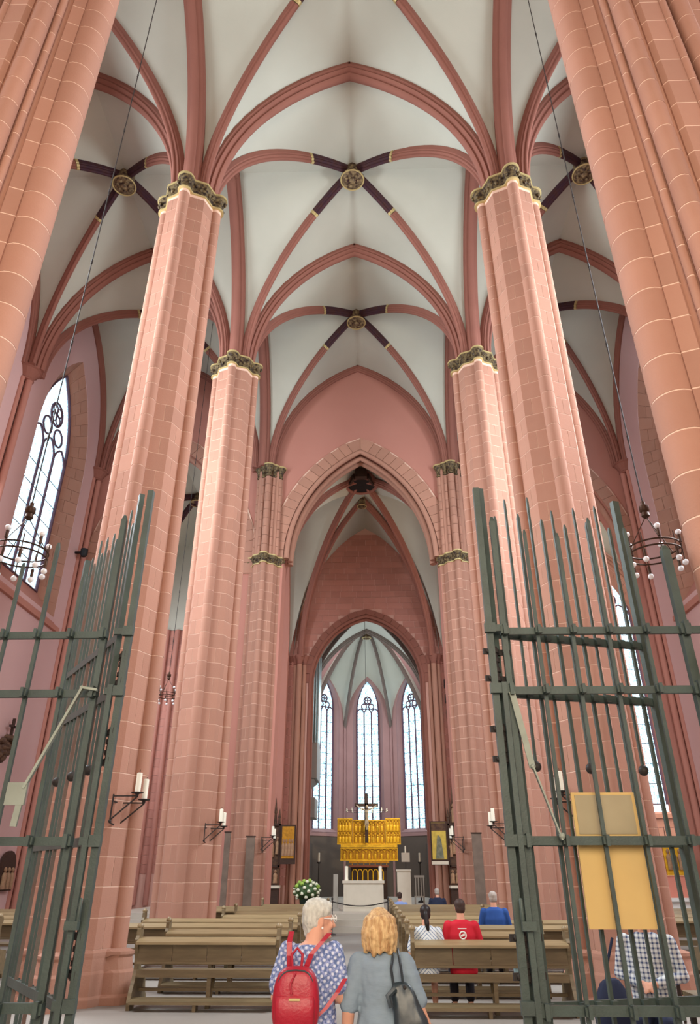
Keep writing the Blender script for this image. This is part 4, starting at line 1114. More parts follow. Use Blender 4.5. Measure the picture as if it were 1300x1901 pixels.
# crucifix before it and crown of candles
t = empty('crucifix', (0.12, 45.5, 3.3)); tag(t, 'tall dark crucifix with a pale figure rising before the golden altarpiece', 'crucifix')
B().box(0.02, 0.22, 45.55, 45.65, 3.5, 6.25).obj('upright', 'oak_dark', t)
B().box(-0.60, 0.84, 45.55, 45.65, 5.50, 5.68).obj('crossbeam', 'oak_dark', t)
b = B().tube([(0.12, 45.48, 4.72), (0.13, 45.44, 5.02), (0.12, 45.48, 5.30)], [0.06, 0.10, 0.13], 10).ball((0.14, 45.44, 5.48), (0.08, 0.08, 0.11), 8, 6)
b.tube([(0.02, 45.5, 5.30), (-0.25, 45.52, 5.42), (-0.52, 45.53, 5.58)], [0.05, 0.04, 0.03], 8).tube([(0.22, 45.5, 5.30), (0.5, 45.52, 5.42), (0.76, 45.53, 5.58)], [0.05, 0.04, 0.03], 8)
b.tube([(0.10, 45.48, 4.75), (0.06, 45.42, 4.5), (0.12, 45.47, 4.2)], [0.07, 0.06, 0.035], 8).tube([(0.16, 45.48, 4.75), (0.20, 45.42, 4.5), (0.14, 45.47, 4.2)], [0.07, 0.06, 0.035], 8)
b.obj('carved_figure', mat('weathered_wood_figure', (166, 150, 128), 0.7), t)
t = empty('ring_chandelier', (0.15, 44.2, 5.2)); tag(t, 'wide thin ring of white candles hanging around the crucifix', 'chandelier', 'ring chandeliers')
B().tube([(0.15+1.22*math.cos(a*PI/16), 44.2+1.0*math.sin(a*PI/16), 5.12) for a in range(33)], 0.012, 6, False).obj('ring', 'blackiron', t)
B().tube([(0.15, 44.2, 5.9), (0.15, 44.2, KZ)], 0.012, 6).obj('rod', 'blackiron', t)
for k in range(3):
    a = k*2*PI/3+0.5; B().tube([(0.15, 44.2, 5.95), (0.15+1.22*math.cos(a), 44.2+1.0*math.sin(a), 5.12)], 0.008, 5).obj('stay', 'blackiron', t)
for k in range(12):
    a = k*PI/6+0.26; x, y = 0.15+1.22*math.cos(a), 44.2+1.0*math.sin(a)
    B().lathe([(0.05, 0), (0.05, 0.03), (0.03, 0.04), (0.03, 0.15), (0.003, 0.16)], (x, y, 5.12), 8).obj('candle', 'wax', t)
# tall candlesticks in the choir
for x, y in ((-2.35, 40.0), (2.9, 40.2)):
    t = empty('candlestick', (x, y, 0.55)); tag(t, 'tall dark candlestick with white candle on the %s side of the choir' % ('left' if x < 0 else 'right'), 'candlestick', 'candlesticks in the choir')
    B().lathe([(0.18, 0), (0.16, 0.06), (0.04, 0.12), (0.03, 0.7), (0.06, 0.76), (0.03, 0.82), (0.025, 1.75), (0.10, 1.82), (0.10, 1.85)], (x, y, 0.55), 12).obj('stick', 'blackiron', t)
    B().lathe([(0.05, 0), (0.05, 0.42), (0.004, 0.43)], (x, y, 2.40), 10).obj('candle', 'wax', t)
# organ on the left choir wall
t = empty('choir_organ', (-3.2, 41.6, 6)); tag(t, 'small wall organ with silver pipes on the left wall of the choir', 'organ')
B().box(-3.85, -2.62, 40.8, 43.4, 6.6, 8.5).obj('case', 'organwood', t)
B().slab([(-3.85, 40.8, 5.7), (-2.75, 40.8, 6.55), (-3.85, 40.8, 6.55)], (0, 2.6, 0)).obj('corbel', 'organwood', t)
B().box(-3.85, -2.7, 40.9, 43.2, 4.6, 5.6).obj('lower_case', 'organwood', t)
for k in range(8):
    f_ = k/7; x = -3.62+f_*1.0; y = 40.86
    h_ = 3.3+2.0*f_; 
    o = B().lathe([(0.02, 0), (0.062, 0.45), (0.062, h_)], (x, y, 8.5), 10).obj('pipe', 'pipe', t)
    o2 = B().lathe([(0.02, 0), (0.062, 0.45), (0.062, h_+0.3)], (-2.68, 41.0+k*0.3, 8.5), 10).obj('pipe', 'pipe', t)
B().box(-3.8, -2.65, 41.0, 43.3, 8.5, 12.0).obj('upper_case', 'organwood', t)
# flower arrangement
t = empty('flower_arrangement', (-1.88, 27.25, 0)); tag(t, 'large round bouquet of white and green hydrangeas left of the altar steps', 'flowers')
B().lathe([(0.20, 0), (0.20, 0.05), (0.10, 0.1), (0.10, 0.75), (0.2, 0.8)], (-1.88, 27.25, 0), 14).obj('stand', 'blackiron', t)
B().lathe([(0.16, 0), (0.24, 0.12), (0.27, 0.30), (0.25, 0.32)], (-1.88, 27.25, 0.8), 16).obj('bowl', mat('dark_green_bowl', (36, 52, 44), 0.5), t)
M['leafg'] = mat('bouquet_leaf', (64, 92, 52), 0.6, amt=0.5, scale=9, c2=(36, 58, 34)); M['bloomw'] = mat('white_bloom', (226, 230, 206), 0.8, bump=0.6, bscale=60); M['bloomg'] = mat('green_bloom', (152, 186, 84), 0.8, bump=0.6, bscale=60)
B().ball((-1.88, 27.25, 1.28), (0.42, 0.40, 0.28), 16, 10).obj('foliage_mass', M['leafg'], t)
fr = random.Random(5); k = 0
bw = B().ball((0, 0, 0), (0.062, 0.062, 0.055), 8, 6).mesh('bloom')
bg = B().ball((0, 0, 0), (0.075, 0.075, 0.065), 8, 6).mesh('bloom')
for k in range(46):
    z = 1-2*(k+0.5)/46; rr = math.sqrt(max(0, 1-z*z)); a = k*2.4
    if z < -0.75: continue
    p = (0.44*rr*math.cos(a), 0.42*rr*math.sin(a), 1.30+0.32*z)
    g = z > 0.35 and fr.random() < 0.75
    put('bloom', bg if g else bw, 'bloomg' if g else 'bloomw', t, p, True)
lf = B().slab([(0, 0, 0), (0.05, 0.02, 0.03), (0.12, 0.01, 0.02), (0.05, -0.03, 0.0)], (0, 0, 0.004)).mesh('leaf')
for k in range(40):
    a = k*2.39; z = fr.uniform(-0.9, 0.9); rr = math.sqrt(1-z*z)
    o = put('leaf', lf, M['leafg'], t, (0.42*rr*math.cos(a), 0.40*rr*math.sin(a), 1.29+0.30*z), True); o.rotation_euler = (fr.uniform(-1, 1), fr.uniform(-0.8, 0.8), a)
# rope barrier across the aisle
rp = []
for s_, x in ((-1, -0.98), (1, 0.93)):
    t = empty('barrier_post', (x, 27.05, 0)); tag(t, 'slim black rope post on the %s before the altar steps' % ('left' if s_ < 0 else 'right'), 'post', 'rope posts')
    B().lathe([(0.14, 0), (0.13, 0.03), (0.02, 0.05), (0.02, 1.02), (0.035, 1.04), (0.03, 1.1), (0.005, 1.12)], (x, 27.05, 0), 12).obj('pole', 'blackiron', t)
tag(B().tube([(-0.98+1.91*k/14, 27.05, 0.98-0.13*math.sin(PI*k/14)) for k in range(15)], 0.018, 8).obj('barrier_rope', 'blackiron'), 'dark rope sagging between two posts before the altar', 'rope')
# carved altarpieces left and right under the crossing
M['carved'] = mat('dark_carved_wood', (72, 52, 44), 0.65, amt=0.6, scale=7, c2=(112, 84, 58), bump=0.7, bscale=12)
M['polychrome'] = mat('faded_polychrome', (168, 136, 104), 0.6, amt=0.6, scale=9, c2=(120, 80, 66), bump=0.6, bscale=14)
def retable(s, x0, x1, label, panel):
    y = 36.6
    t = empty('carved_altarpiece', ((x0+x1)/2, y, 0.55)); tag(t, label, 'altarpiece', 'carved side altarpieces')
    B().box(x0, x1, y, y+0.5, 0.55, 1.25).obj('altar_block', 'organwood' if False else 'oak_dark', t)
    B().box(x0-0.05, x1+0.05, y-0.15, y+0.5, 1.25, 1.36).obj('altar_slab', 'marble', t)
    pd = B().box(x0, x1, y+0.1, y+0.5, 1.36, 2.1).obj('predella', 'carved', t)
    for k in range(3):
        f = put('figure', FIGS['polychrome'], 'polychrome', pd, None, True); f.location = (x0+(x1-x0)*(k+0.5)/3, y+0.06, 1.45); f.scale = (1.2, 0.9, 1.25)
    sh = B().box(x0, x1, y+0.12, y+0.5, 2.12, 4.0).obj('shrine', 'carved', t)
    for k in range(4):
        f = put('figure', FIGS['polychrome'], 'polychrome', sh, None, True); f.location = (x0+(x1-x0)*(k+0.5)/4, y+0.08, 2.55+0.12*(k % 2)); f.scale = (1.2, 0.9, 1.7)
    for (a, c, d, e) in ((x0, x1, 2.12, 2.2), (x0, x1, 3.92, 4.02), (x0, x0+0.07, 2.1, 4), (x1-0.07, x1, 2.1, 4)):
        B().box(a, c, y+0.02, y+0.14, d, e).obj('frame', 'oak_dark', sh)
    for k in range(5):
        x = x0+(x1-x0)*(k+0.5)/5; h = (0.7, 1.2, 1.7, 1.2, 0.7)[k]
        B().lathe([(0.08, 0), (0.05, h*0.4), (0.08, h*0.42), (0.04, h*0.7), (0.005, h)], (x, y+0.25, 4.0), 8).obj('pinnacle', 'carved', t)
    f = put('figure', FIGS['polychrome'], 'polychrome', t, None, False); f.location = Vector(f.location)+Vector(((x0+x1)/2, y+0.15, 4.05)); f.scale = (1.3, 1, 1.9)
    p0, p1, pz0, pz1 = panel
    fr_ = B().box(p0, p1, y-0.12, y-0.04, pz0, pz1).obj('wing_panel', 'oak_dark', t)
    B().box(p0+0.07, p1-0.07, y-0.14, y-0.115, pz0+0.25, pz1-0.07).obj('gold_ground', 'gold_dark' if s < 0 else mat('pale_gold_ground', (206, 182, 84), 0.5, metal=0.2, amt=0.4, scale=5), fr_)
    if s > 0:
        B().box(p0+0.07, p1-0.07, y-0.15, y-0.13, pz1-0.42, pz1-0.08).obj('tracery_field', 'carved', fr_)
        B().box(p0+0.02, p1-0.02, y-0.16, y-0.12, pz0+0.03, pz0+0.17).obj('inscription_strip', 'marble', fr_)
        m = (p0+p1)/2
        pts = [(m-0.18, pz0+0.28), (m+0.2, pz0+0.28), (m+0.14, pz0+0.75), (m+0.10, pz0+1.1), (m+0.03, pz0+1.25), (m-0.05, pz0+1.28), (m-0.1, pz0+1.1), (m-0.14, pz0+0.7)]
        B().slab([(a, y-0.145, b_) for a, b_ in pts], (0, -0.02, 0)).obj('painted_figure', mat('grey_green_paint', (92, 100, 84), 0.7, amt=0.6, scale=6, c2=(150, 146, 126)), fr_)
    else:
        for k in range(4):
            f = put('figure', FIGS['polychrome'], 'polychrome', fr_, None, True); f.location = (p0+0.15+k*(p1-p0-0.3)/3, y-0.15, pz0+0.35); f.scale = (1.0, 0.4, 1.6)
    return t
retable(-1, -5.0, -4.02, 'dark carved altarpiece with open wing beside the left crossing pier', (-3.98, -3.25, 2.25, 3.95))
retable(1, 4.1, 4.75, 'carved altarpiece with gold-ground painted wing beside the right crossing pier', (3.22, 4.04, 2.2, 4.1))
# loudspeakers on the wall by the choir arch
for x, z in ((4.62, 11.05), (4.63, 10.25), (4.66, 9.45), (-4.66, 11.05), (-4.64, 10.2)):
    t = empty('loudspeaker', (x, 37.85, z)); nm = {11.05: 'upper', 10.25: 'middle', 9.45: 'lower', 10.2: 'lower'}[z]
    tag(t, '%s black loudspeaker on the red wall %s of the choir arch' % (nm, 'right' if x > 0 else 'left'), 'loudspeaker', 'wall loudspeakers')
    B().box(x-0.13, x+0.13, 37.62, 37.90, z-0.22, z+0.22).obj('cabinet', 'black', t)
    B().box(x-0.11, x+0.11, 37.605, 37.622, z-0.2, z+0.2).obj('grille', mat('speaker_grille', (40, 42, 44), 0.7), t)
    B().box(x-0.03, x+0.03, 37.88, 38.0, z-0.04, z+0.04).obj('bracket', 'blackiron', t)
# tall narrow boards against the piers
for x, y, z0, z1, w, lab in ((-3.95, 27.22, 1.0, 3.0, 0.30, 'tall narrow grey board leaning on the left crossing pier'), (4.15, 27.22, 0.9, 3.1, 0.34, 'tall narrow grey board leaning on the right crossing pier'), (-4.62, 26.3, 0.9, 3.1, 0.20, 'slim grey banner case standing between the left piers')):
    t = empty('narrow_board', (x, y, z0)); tag(t, lab, 'board', 'narrow boards by the piers')
    B().box(x-w/2, x+w/2, y-0.03, y+0.03, 0.02, z1).obj('panel', mat('grey_brown_board', (120, 104, 92), 0.8, amt=0.4, scale=4), t)
    B().box(x-w/2-0.02, x+w/2+0.02, y-0.045, y+0.045, z1, z1+0.04).obj('cap', 'oak_dark', t)
# ornaments on the left aisle wall
t = empty('wall_sculpture', (-12.3, 24.9, 5.6)); tag(t, 'dark carved wreath with a small cross on the left aisle wall', 'sculpture')
b = B(); fr = random.Random(9)
for k in range(26):
    a = fr.uniform(0, 2*PI); r_ = fr.uniform(0.1, 0.55)
    b.ball((-12.36, 24.75+r_*math.cos(a), 5.65+0.9*r_*math.sin(a)), (0.14, 0.13, 0.12), 6, 4)
b.obj('foliage', 'carved', t)
B().box(-12.4, -12.3, 24.84, 24.90, 6.1, 6.75).box(-12.4, -12.3, 24.68, 25.06, 6.44, 6.51).obj('cross', 'oak_dark', t)
t = empty('wall_relief', (-12.4, 26.8, 1.4)); tag(t, 'small round-headed relief with carved figures low on the left aisle wall', 'relief')
B().slab([(-12.48, 26.8+x, 1.3+z) for x, z in [(-0.5, 0), (0.5, 0), (0.5, 0.75)] + [(0.5*math.cos(a*PI/8), 0.75+0.5*math.sin(a*PI/8)) for a in range(1, 8)] + [(-0.5, 0.75)]], (0.12, 0, 0)).obj('niche', 'oak_dark', t)
for k in range(3):
    f = put('figure', FIGS['polychrome'], 'polychrome', t, None, False); f.location = Vector(f.location)+Vector((-12.32, 26.5+k*0.28, 1.35)); f.scale = (1.2, 1.2, 1.5)
t = empty('wall_spotlight', (-12.4, 27.3, 14.4)); tag(t, 'small black spotlight high on the left aisle wall', 'spotlight')
B().lathe([(0.1, -0.2), (0.16, -0.1), (0.16, 0.15), (0.05, 0.2)], (-12.15, 27.3, 14.4), 12).obj('lamp_head', 'black', t); B().box(-12.55, -12.1, 27.26, 27.34, 14.36, 14.44).obj('arm', 'black', t)
# altar at the end of the right aisle
t = empty('side_altar', (10.6, 27.0, 0)); tag(t, 'white side altar with two gilded painted panels in the right aisle', 'altar')
B().box(9.6, 11.7, 26.8, 27.6, 0.0, 1.0).obj('block', 'white', t); B().box(9.5, 11.8, 26.7, 27.65, 1.0, 1.1).obj('slab', 'white', t)
B().box(9.7, 11.6, 27.3, 27.6, 1.1, 1.75).obj('predella', mat('pink_plinth', (214, 140, 122), 0.8), t)
for k in range(2):
    x0 = 9.75+k*0.92
    o = B().box(x0, x0+0.88, 27.25, 27.34, 1.78, 2.72).obj('panel', 'gold', t)
    for q in range(4):
        f = put('figure', FIGS['polychrome' if k else 'carved'], 'polychrome' if k else 'carved', o, None, True); f.location = (x0+0.14+q*0.2, 27.22, 1.95); f.scale = (1.0, 0.4, 1.45)
for k in range(3): B().lathe([(0.05, 0), (0.02, 0.3), (0.004, 0.62)], (10.3+k*0.3, 27.4, 2.72), 6).obj('pinnacle', 'oak_dark', t)
for k, (x, z) in enumerate(((9.95, 1.1), (10.25, 1.1))):
    tag(B().lathe([(0.06, 0), (0.05, 0.02), (0.13, 0.12), (0.13, 0.22), (0.05, 0.28), (0.06, 0.3)], (x, 26.85, z), 14).obj('round_vase', 'white'), 'round white vase at the %s of the side altar' % ('far left' if k == 0 else 'left, second from the edge'), 'vase', 'white vases')
# thing to read and a cup on the nearest right pew
t = empty('paper_cup', (2.52, 12.2, 0.475)); tag(t, 'pale blue cup standing on the nearest right pew', 'cup')
B().lathe([(0.05, 0), (0.062, 0.14), (0.056, 0.14), (0.05, 0.02)], (2.52, 12.2, 0.475), 14).obj('beaker', mat('pale_blue_paper', (170, 206, 214), 0.6), t)
B().lathe([(0.066, 0.135), (0.066, 0.15), (0.055, 0.165), (0.0, 0.165)], (2.52, 12.2, 0.475), 14).obj('lid', 'white', t)
# guide's table with leaflets at the right edge
t = empty('small_table', (3.97, 8.25, 0)); tag(t, 'small table with leaflets at the right edge behind the screen', 'table')
B().box(3.54, 4.42, 7.95, 8.6, 0.70, 0.74).obj('tabletop', 'oak', t)
for x in (3.59, 4.37):
    for y in (8.0, 8.55): B().box(x-0.025, x+0.025, y-0.025, y+0.025, 0, 0.70).obj('leg', 'blackiron', t)
for k, (x, y, a, m_) in enumerate(((3.72, 8.12, 0.3, 'leaf_lilac'), (3.95, 8.2, -0.1, 'leaf_white'), (4.2, 8.28, 0.2, 'leaf_blue'))):
    M[m_] = mat(m_, ((186, 172, 214), (232, 230, 236), (170, 190, 224))[k], 0.6, amt=0.5, scale=12, c2=(240, 240, 244), stretch=(1, 14, 1))
    o = B().cbox((x, y, 0.745+0.004), (0.22, 0.30, 0.010), Matrix.Rotation(a, 3, 'Z')).obj('leaflet', m_)
    tag(o, ('lilac', 'white', 'pale blue')[k]+' printed leaflet lying on the small table at the right edge', 'leaflet', 'leaflets on the table')
# ------------------------------------------------------------------ people
M['hair_grey'] = mat('silver_grey_hair', (206, 206, 196), 0.6, amt=0.6, scale=26, c2=(168, 168, 160), stretch=(2, 2, 0.5), bump=0.5, bscale=40)
M['hair_blond'] = mat('reddish_blond_hair', (220, 188, 136), 0.5, amt=0.75, scale=16, c2=(156, 108, 64), stretch=(3, 3, 0.35), bump=0.5, bscale=36)
M['hair_black'] = mat('black_hair', (34, 28, 28), 0.45, amt=0.4, scale=20, c2=(52, 44, 44))
M['hair_brown'] = mat('dark_brown_hair', (70, 54, 48), 0.6, amt=0.5, scale=20, c2=(50, 38, 34))
M['hair_white'] = mat('short_white_hair', (176, 168, 160), 0.7, amt=0.5, scale=30, c2=(150, 138, 130))
M['tee'] = mat('grey_blue_jersey', (134, 151, 164), 0.8, amt=0.3, scale=9, c2=(114, 131, 146), bump=0.5, bscale=4, stretch=(1.0, 1.0, 3.2))
M['red_tee'] = mat('red_cotton', (196, 34, 52), 0.8, bump=0.2, bscale=12)
M['blue_shirt'] = mat('blue_cotton', (44, 84, 156), 0.8, amt=0.3, scale=6, c2=(34, 66, 128))
M['navy'] = mat('navy_cloth', (34, 42, 66), 0.8, amt=0.3, scale=6, c2=(26, 30, 50))
M['paleblue'] = mat('pale_blue_cloth', (136, 160, 214), 0.8)
M['pink'] = mat('coral_trousers', (232, 106, 112), 0.8)
M['dark_trousers'] = mat('dark_trousers', (42, 38, 44), 0.85)
M['red_leather'] = mat('red_leather', (170, 24, 48), 0.38, amt=0.3, scale=14, c2=(140, 16, 38), bump=0.15, bscale=60, spec=0.5)
M['dark_leather'] = mat('slate_black_leather', (36, 48, 54), 0.35, amt=0.3, scale=5, c2=(50, 66, 72), bump=0.1, bscale=14, spec=0.6)
def pattern(name, base, c2, sx, sz, thr, kind):
    m = bpy.data.materials.new(name); m.use_nodes = True
    nt = m.node_tree; N = nt.nodes; L = nt.links; b = N['Principled BSDF']; b.inputs['Roughness'].default_value = 0.85
    tc = N.new('ShaderNodeTexCoord'); mp = N.new('ShaderNodeMapping'); L.new(tc.outputs['Object'], mp.inputs['Vector'])
    mx = N.new('ShaderNodeMix'); mx.data_type = 'RGBA'; mx.inputs[6].default_value = (*lin(base), 1); mx.inputs[7].default_value = (*lin(c2), 1)
    if kind == 'dots':
        mp.inputs['Scale'].default_value = (sx, 0.0, sz); mp.inputs['Rotation'].default_value = (0, 0.6, 0)
        vo = N.new('ShaderNodeTexVoronoi'); vo.inputs['Randomness'].default_value = 0.12; vo.inputs['Scale'].default_value = 1.0
        L.new(mp.outputs[0], vo.inputs['Vector'])
        mr = N.new('ShaderNodeMapRange'); mr.inputs[1].default_value = thr; mr.inputs[2].default_value = thr*0.55; L.new(vo.outputs['Distance'], mr.inputs[0]); L.new(mr.outputs[0], mx.inputs[0])
        nz = N.new('ShaderNodeTexNoise'); nz.inputs['Scale'].default_value = 60; L.new(tc.outputs['Object'], nz.inputs['Vector'])
        m2 = N.new('ShaderNodeMix'); m2.data_type = 'RGBA'; m2.inputs[6].default_value = (*lin(base), 1); m2.inputs[7].default_value = (*lin((150, 162, 206)), 1)
        r2 = N.new('ShaderNodeMapRange'); r2.inputs[1].default_value = 0.45; r2.inputs[2].default_value = 0.6; L.new(nz.outputs['Fac'], r2.inputs[0]); L.new(r2.outputs[0], m2.inputs[0]); L.new(m2.outputs[2], mx.inputs[6])
    else:
        sep = N.new('ShaderNodeSeparateXYZ'); L.new(tc.outputs['Object'], sep.inputs[0])
        def stripe(sock, f, th):
            a = N.new('ShaderNodeMath'); a.operation = 'MULTIPLY'; a.inputs[1].default_value = f; L.new(sock, a.inputs[0])
            fr = N.new('ShaderNodeMath'); fr.operation = 'FRACT'; L.new(a.outputs[0], fr.inputs[0])
            lt = N.new('ShaderNodeMath'); lt.operation = 'LESS_THAN'; lt.inputs[1].default_value = th; L.new(fr.outputs[0], lt.inputs[0])
            return lt.outputs[0]
        if kind == 'plaid':
            s1 = stripe(sep.outputs[0], sx, thr); s2 = stripe(sep.outputs[2], sz, thr)
            ad = N.new('ShaderNodeMath'); ad.operation = 'ADD'; L.new(s1, ad.inputs[0]); L.new(s2, ad.inputs[1])
            hf = N.new('ShaderNodeMath'); hf.operation = 'MULTIPLY'; hf.inputs[1].default_value = 0.5; L.new(ad.outputs[0], hf.inputs[0]); L.new(hf.outputs[0], mx.inputs[0])
        else:
            ad = N.new('ShaderNodeMath'); ad.operation = 'ADD'
            ab = N.new('ShaderNodeMath'); ab.operation = 'ABSOLUTE'; L.new(sep.outputs[0], ab.inputs[0])
            L.new(ab.outputs[0], ad.inputs[0]); L.new(sep.outputs[2], ad.inputs[1]); L.new(stripe(ad.outputs[0], sx, thr), mx.inputs[0])
    L.new(mx.outputs[2], b.inputs['Base Color'])
    return m
M['dotted'] = pattern('blue_dotted_cotton', (92, 112, 158), (204, 212, 230), 31, 31, 0.36, 'dots')
M['plaid'] = pattern('navy_white_plaid', (214, 220, 220), (58, 74, 112), 24, 24, 0.40, 'plaid')
M['striped'] = pattern('blue_white_stripe', (218, 226, 230), (92, 120, 158), 19, 19, 0.22, 'stripe')
def remesh(o, vox, it=3):
    r = o.modifiers.new('union', 'REMESH'); r.mode = 'VOXEL'; r.voxel_size = vox; r.use_smooth_shade = True
    s = o.modifiers.new('soften', 'SMOOTH'); s.factor = 0.5; s.iterations = it
    return o
def limb(b, pts, rads, n=10):
    P = [Vector(p) for p in pts]
    # smooth in-between points keep bends round
    Q, Rr = [P[0]], [rads[0]]
    for i in range(1, len(P)):
        Q.append((P[i-1]+P[i])/2); Rr.append((rads[i-1]+rads[i])/2); Q.append(P[i]); Rr.append(rads[i])
    b.tube(Q, Rr, n)
    for p, r in zip(P, rads): b.ball(p, r*1.0, n, 6)
    return b
def rings(b, rows, n=18):
    """rows: (cx, cy, z, rx, ry)"""
    return b.loft([[(cx+rx*math.cos(2*PI*k/n), cy+ry*math.sin(2*PI*k/n), z) for k in range(n)] for cx, cy, z, rx, ry in rows], True, True)
def hand(b, w, d, up=(0, 0, 1), s=1.0, curl=0.5, thumb=1):
    """palm and five fingers from the wrist w pointing along d"""
    w = Vector(w); d = Vector(d).normalized(); u = Vector(up); u = (u-d*u.dot(d)).normalized(); x = d.cross(u)
    b.ball(w+d*0.045*s, (0.040*s, 0.040*s, 0.040*s), 8, 6); b.ball(w+d*0.075*s, (0.036*s,)*3, 8, 6)
    for i, L in enumerate((0.062, 0.074, 0.070, 0.054)):
        o = x*(i-1.5)*0.021*s
        p0 = w+d*0.085*s+o; p1 = p0+d*L*0.5*s-u*curl*0.012*s; p2 = p1+(d*(1-curl)-u*curl).normalized()*L*0.55*s
        limb(b, [p0, p1, p2], [0.0105*s, 0.010*s, 0.008*s], 7)
    p0 = w+d*0.04*s-x*thumb*0.035*s; p1 = p0+(d*0.6-x*thumb*0.6-u*0.3).normalized()*0.035*s; p2 = p1+(d-u*0.3).normalized()*0.03*s
    limb(b, [p0, p1, p2], [0.013*s, 0.012*s, 0.009*s], 7)
    return b
def head_parts(b, c, f, s=1.0):
    """skull, jaw, nose and ears; f = viewing direction"""
    c = Vector(c); f = Vector(f).normalized(); up = Vector((0, 0, 1)); r = f.cross(up).normalized()
    R = Matrix((r, f, up)).transposed()
    b.ball(c+up*0.02*s, (0.074*s, 0.095*s, 0.10*s), 14, 10, R)
    b.ball(c+f*0.03*s-up*0.055*s, (0.058*s, 0.062*s, 0.065*s), 12, 8, R)
    b.ball(c+f*0.075*s-up*0.095*s, (0.026*s, 0.022*s, 0.020*s), 8, 6, R)
    b.tube([c+f*0.088*s+up*0.012*s, c+f*0.115*s-up*0.03*s], [0.010*s, 0.016*s], 8); b.ball(c+f*0.112*s-up*0.032*s, 0.016*s, 8, 6)
    for q in (-1, 1):
        b.ball(c+r*q*0.076*s-f*0.005*s-up*0.01*s, (0.010*s, 0.020*s, 0.032*s), 8, 6, R)
        b.ball(c+r*q*0.035*s+f*0.078*s-up*0.028*s, (0.022*s, 0.018*s, 0.02*s), 8, 6, R)
    return R
def face(c, f, parent, s=1.0):
    c = Vector(c); f = Vector(f).normalized(); up = Vector((0, 0, 1)); r = f.cross(up).normalized()
    for q in (-1, 1):
        e = B().ball(c+r*q*0.032*s+f*0.080*s+up*0.008*s, 0.011*s, 8, 6).obj('eye', 'white', parent, True)
        B().ball(c+r*q*0.032*s+f*0.088*s+up*0.008*s, 0.005*s, 6, 4).obj('iris', 'black', e, True)
    B().tube([c+r*-0.022*s+f*0.088*s-up*0.062*s, c+f*0.094*s-up*0.062*s, c+r*0.022*s+f*0.088*s-up*0.062*s], 0.006*s, 6).obj('lips', mat('lips', (190, 120, 106), 0.5), parent, True)
def standing(name_label, x, y, rz=0):
    t = empty('person', (x, y, 0), rz); tag(t, name_label, 'person'); return t

# woman with the red rucksack (local frame: faces +y, head turned towards +x)
t = standing('grey-haired person with glasses in a blue dotted dress, red rucksack on the back', -0.04, 5.5)
HC = (0.045, 0.06, 1.505); HF = (0.92, 0.42, -0.05)
b = B(); head_parts(b, HC, HF, 1.02)
limb(b, [(0.03, 0.02, 1.44), (0.01, 0.0, 1.33)], [0.056, 0.066])
rings(b, [(0, 0, 0.72, 0.15, 0.11), (0, 0, 0.9, 0.17, 0.125), (0, 0, 1.05, 0.145, 0.105), (0, 0, 1.22, 0.165, 0.11), (0, 0, 1.33, 0.14, 0.09), (0.01, 0, 1.38, 0.06, 0.055)])
for q in (-1, 1): limb(b, [(q*0.085, 0, 0.82), (q*0.085, 0.02, 0.46), (q*0.085, 0.0, 0.09)], [0.085, 0.058, 0.042]); limb(b, [(q*0.085, -0.03, 0.045), (q*0.09, 0.13, 0.035)], [0.042, 0.035])
limb(b, [(0.165, 0.0, 1.32), (0.205, -0.03, 1.075), (0.14, 0.18, 1.04)], [0.052, 0.043, 0.033]); hand(b, (0.135, 0.20, 1.04), (-0.5, 1, 0.05), (0, 0, 1), 0.95, 0.6, -1)
limb(b, [(-0.165, 0.0, 1.32), (-0.215, -0.02, 1.07), (-0.13, 0.19, 1.05)], [0.052, 0.043, 0.033]); hand(b, (-0.125, 0.21, 1.05), (0.5, 1, 0.05), (0, 0, 1), 0.95, 0.6, 1)
body = remesh(b.obj('body', 'skin', t, True), 0.009, 2)
face(HC, HF, body, 1.02)
b = B(); rings(b, [(0, 0, 0.48, 0.215, 0.17), (0, 0, 0.7, 0.20, 0.155), (0, 0, 0.9, 0.188, 0.145), (0, 0, 1.06, 0.165, 0.125), (0, -0.005, 1.2, 0.185, 0.13), (0, 0, 1.31, 0.175, 0.112), (0.005, 0, 1.365, 0.115, 0.085)], 24)
limb(b, [(0.15, 0.0, 1.315), (0.195, -0.02, 1.14)], [0.074, 0.072]); limb(b, [(-0.15, 0.0, 1.315), (-0.205, -0.02, 1.13)], [0.074, 0.072])
o = remesh(b.obj('dress', 'dotted', t, True), 0.010, 4)
d_ = o.modifiers.new('folds', 'DISPLACE'); tx = bpy.data.textures.new('fold_noise', 'CLOUDS'); tx.noise_scale = 0.09; d_.texture = tx; d_.strength = 0.022; d_.mid_level = 0.5
b = B(); Rh = Matrix((Vector(HF).normalized().cross(Vector((0,0,1))).normalized(), Vector((HF[0], HF[1], 0)).normalized(), Vector((0,0,1)))).transposed()
hc = Vector(HC); fv = Vector((HF[0], HF[1], 0)).normalized()
b.ball(hc+Vector((0,0,0.055))-fv*0.012, (0.090, 0.108, 0.082), 14, 10, Rh); b.ball(hc-fv*0.055+Vector((0,0,0.0)), (0.080, 0.062, 0.095), 14, 10, Rh)
b.ball(hc-fv*0.058-Vector((0,0,0.06)), (0.062, 0.045, 0.06), 12, 8, Rh); b.ball(hc+fv*0.055+Vector((0,0,0.082)), (0.07, 0.045, 0.036), 10, 8, Rh)
hr = remesh(b.obj('hair', 'hair_grey', t, True), 0.009, 2); d_ = hr.modifiers.new('strands', 'DISPLACE'); tx2 = bpy.data.textures.new('hair_noise', 'CLOUDS'); tx2.noise_scale = 0.03; d_.texture = tx2; d_.strength = 0.018
rv = fv.cross(Vector((0,0,1)))
g = B()
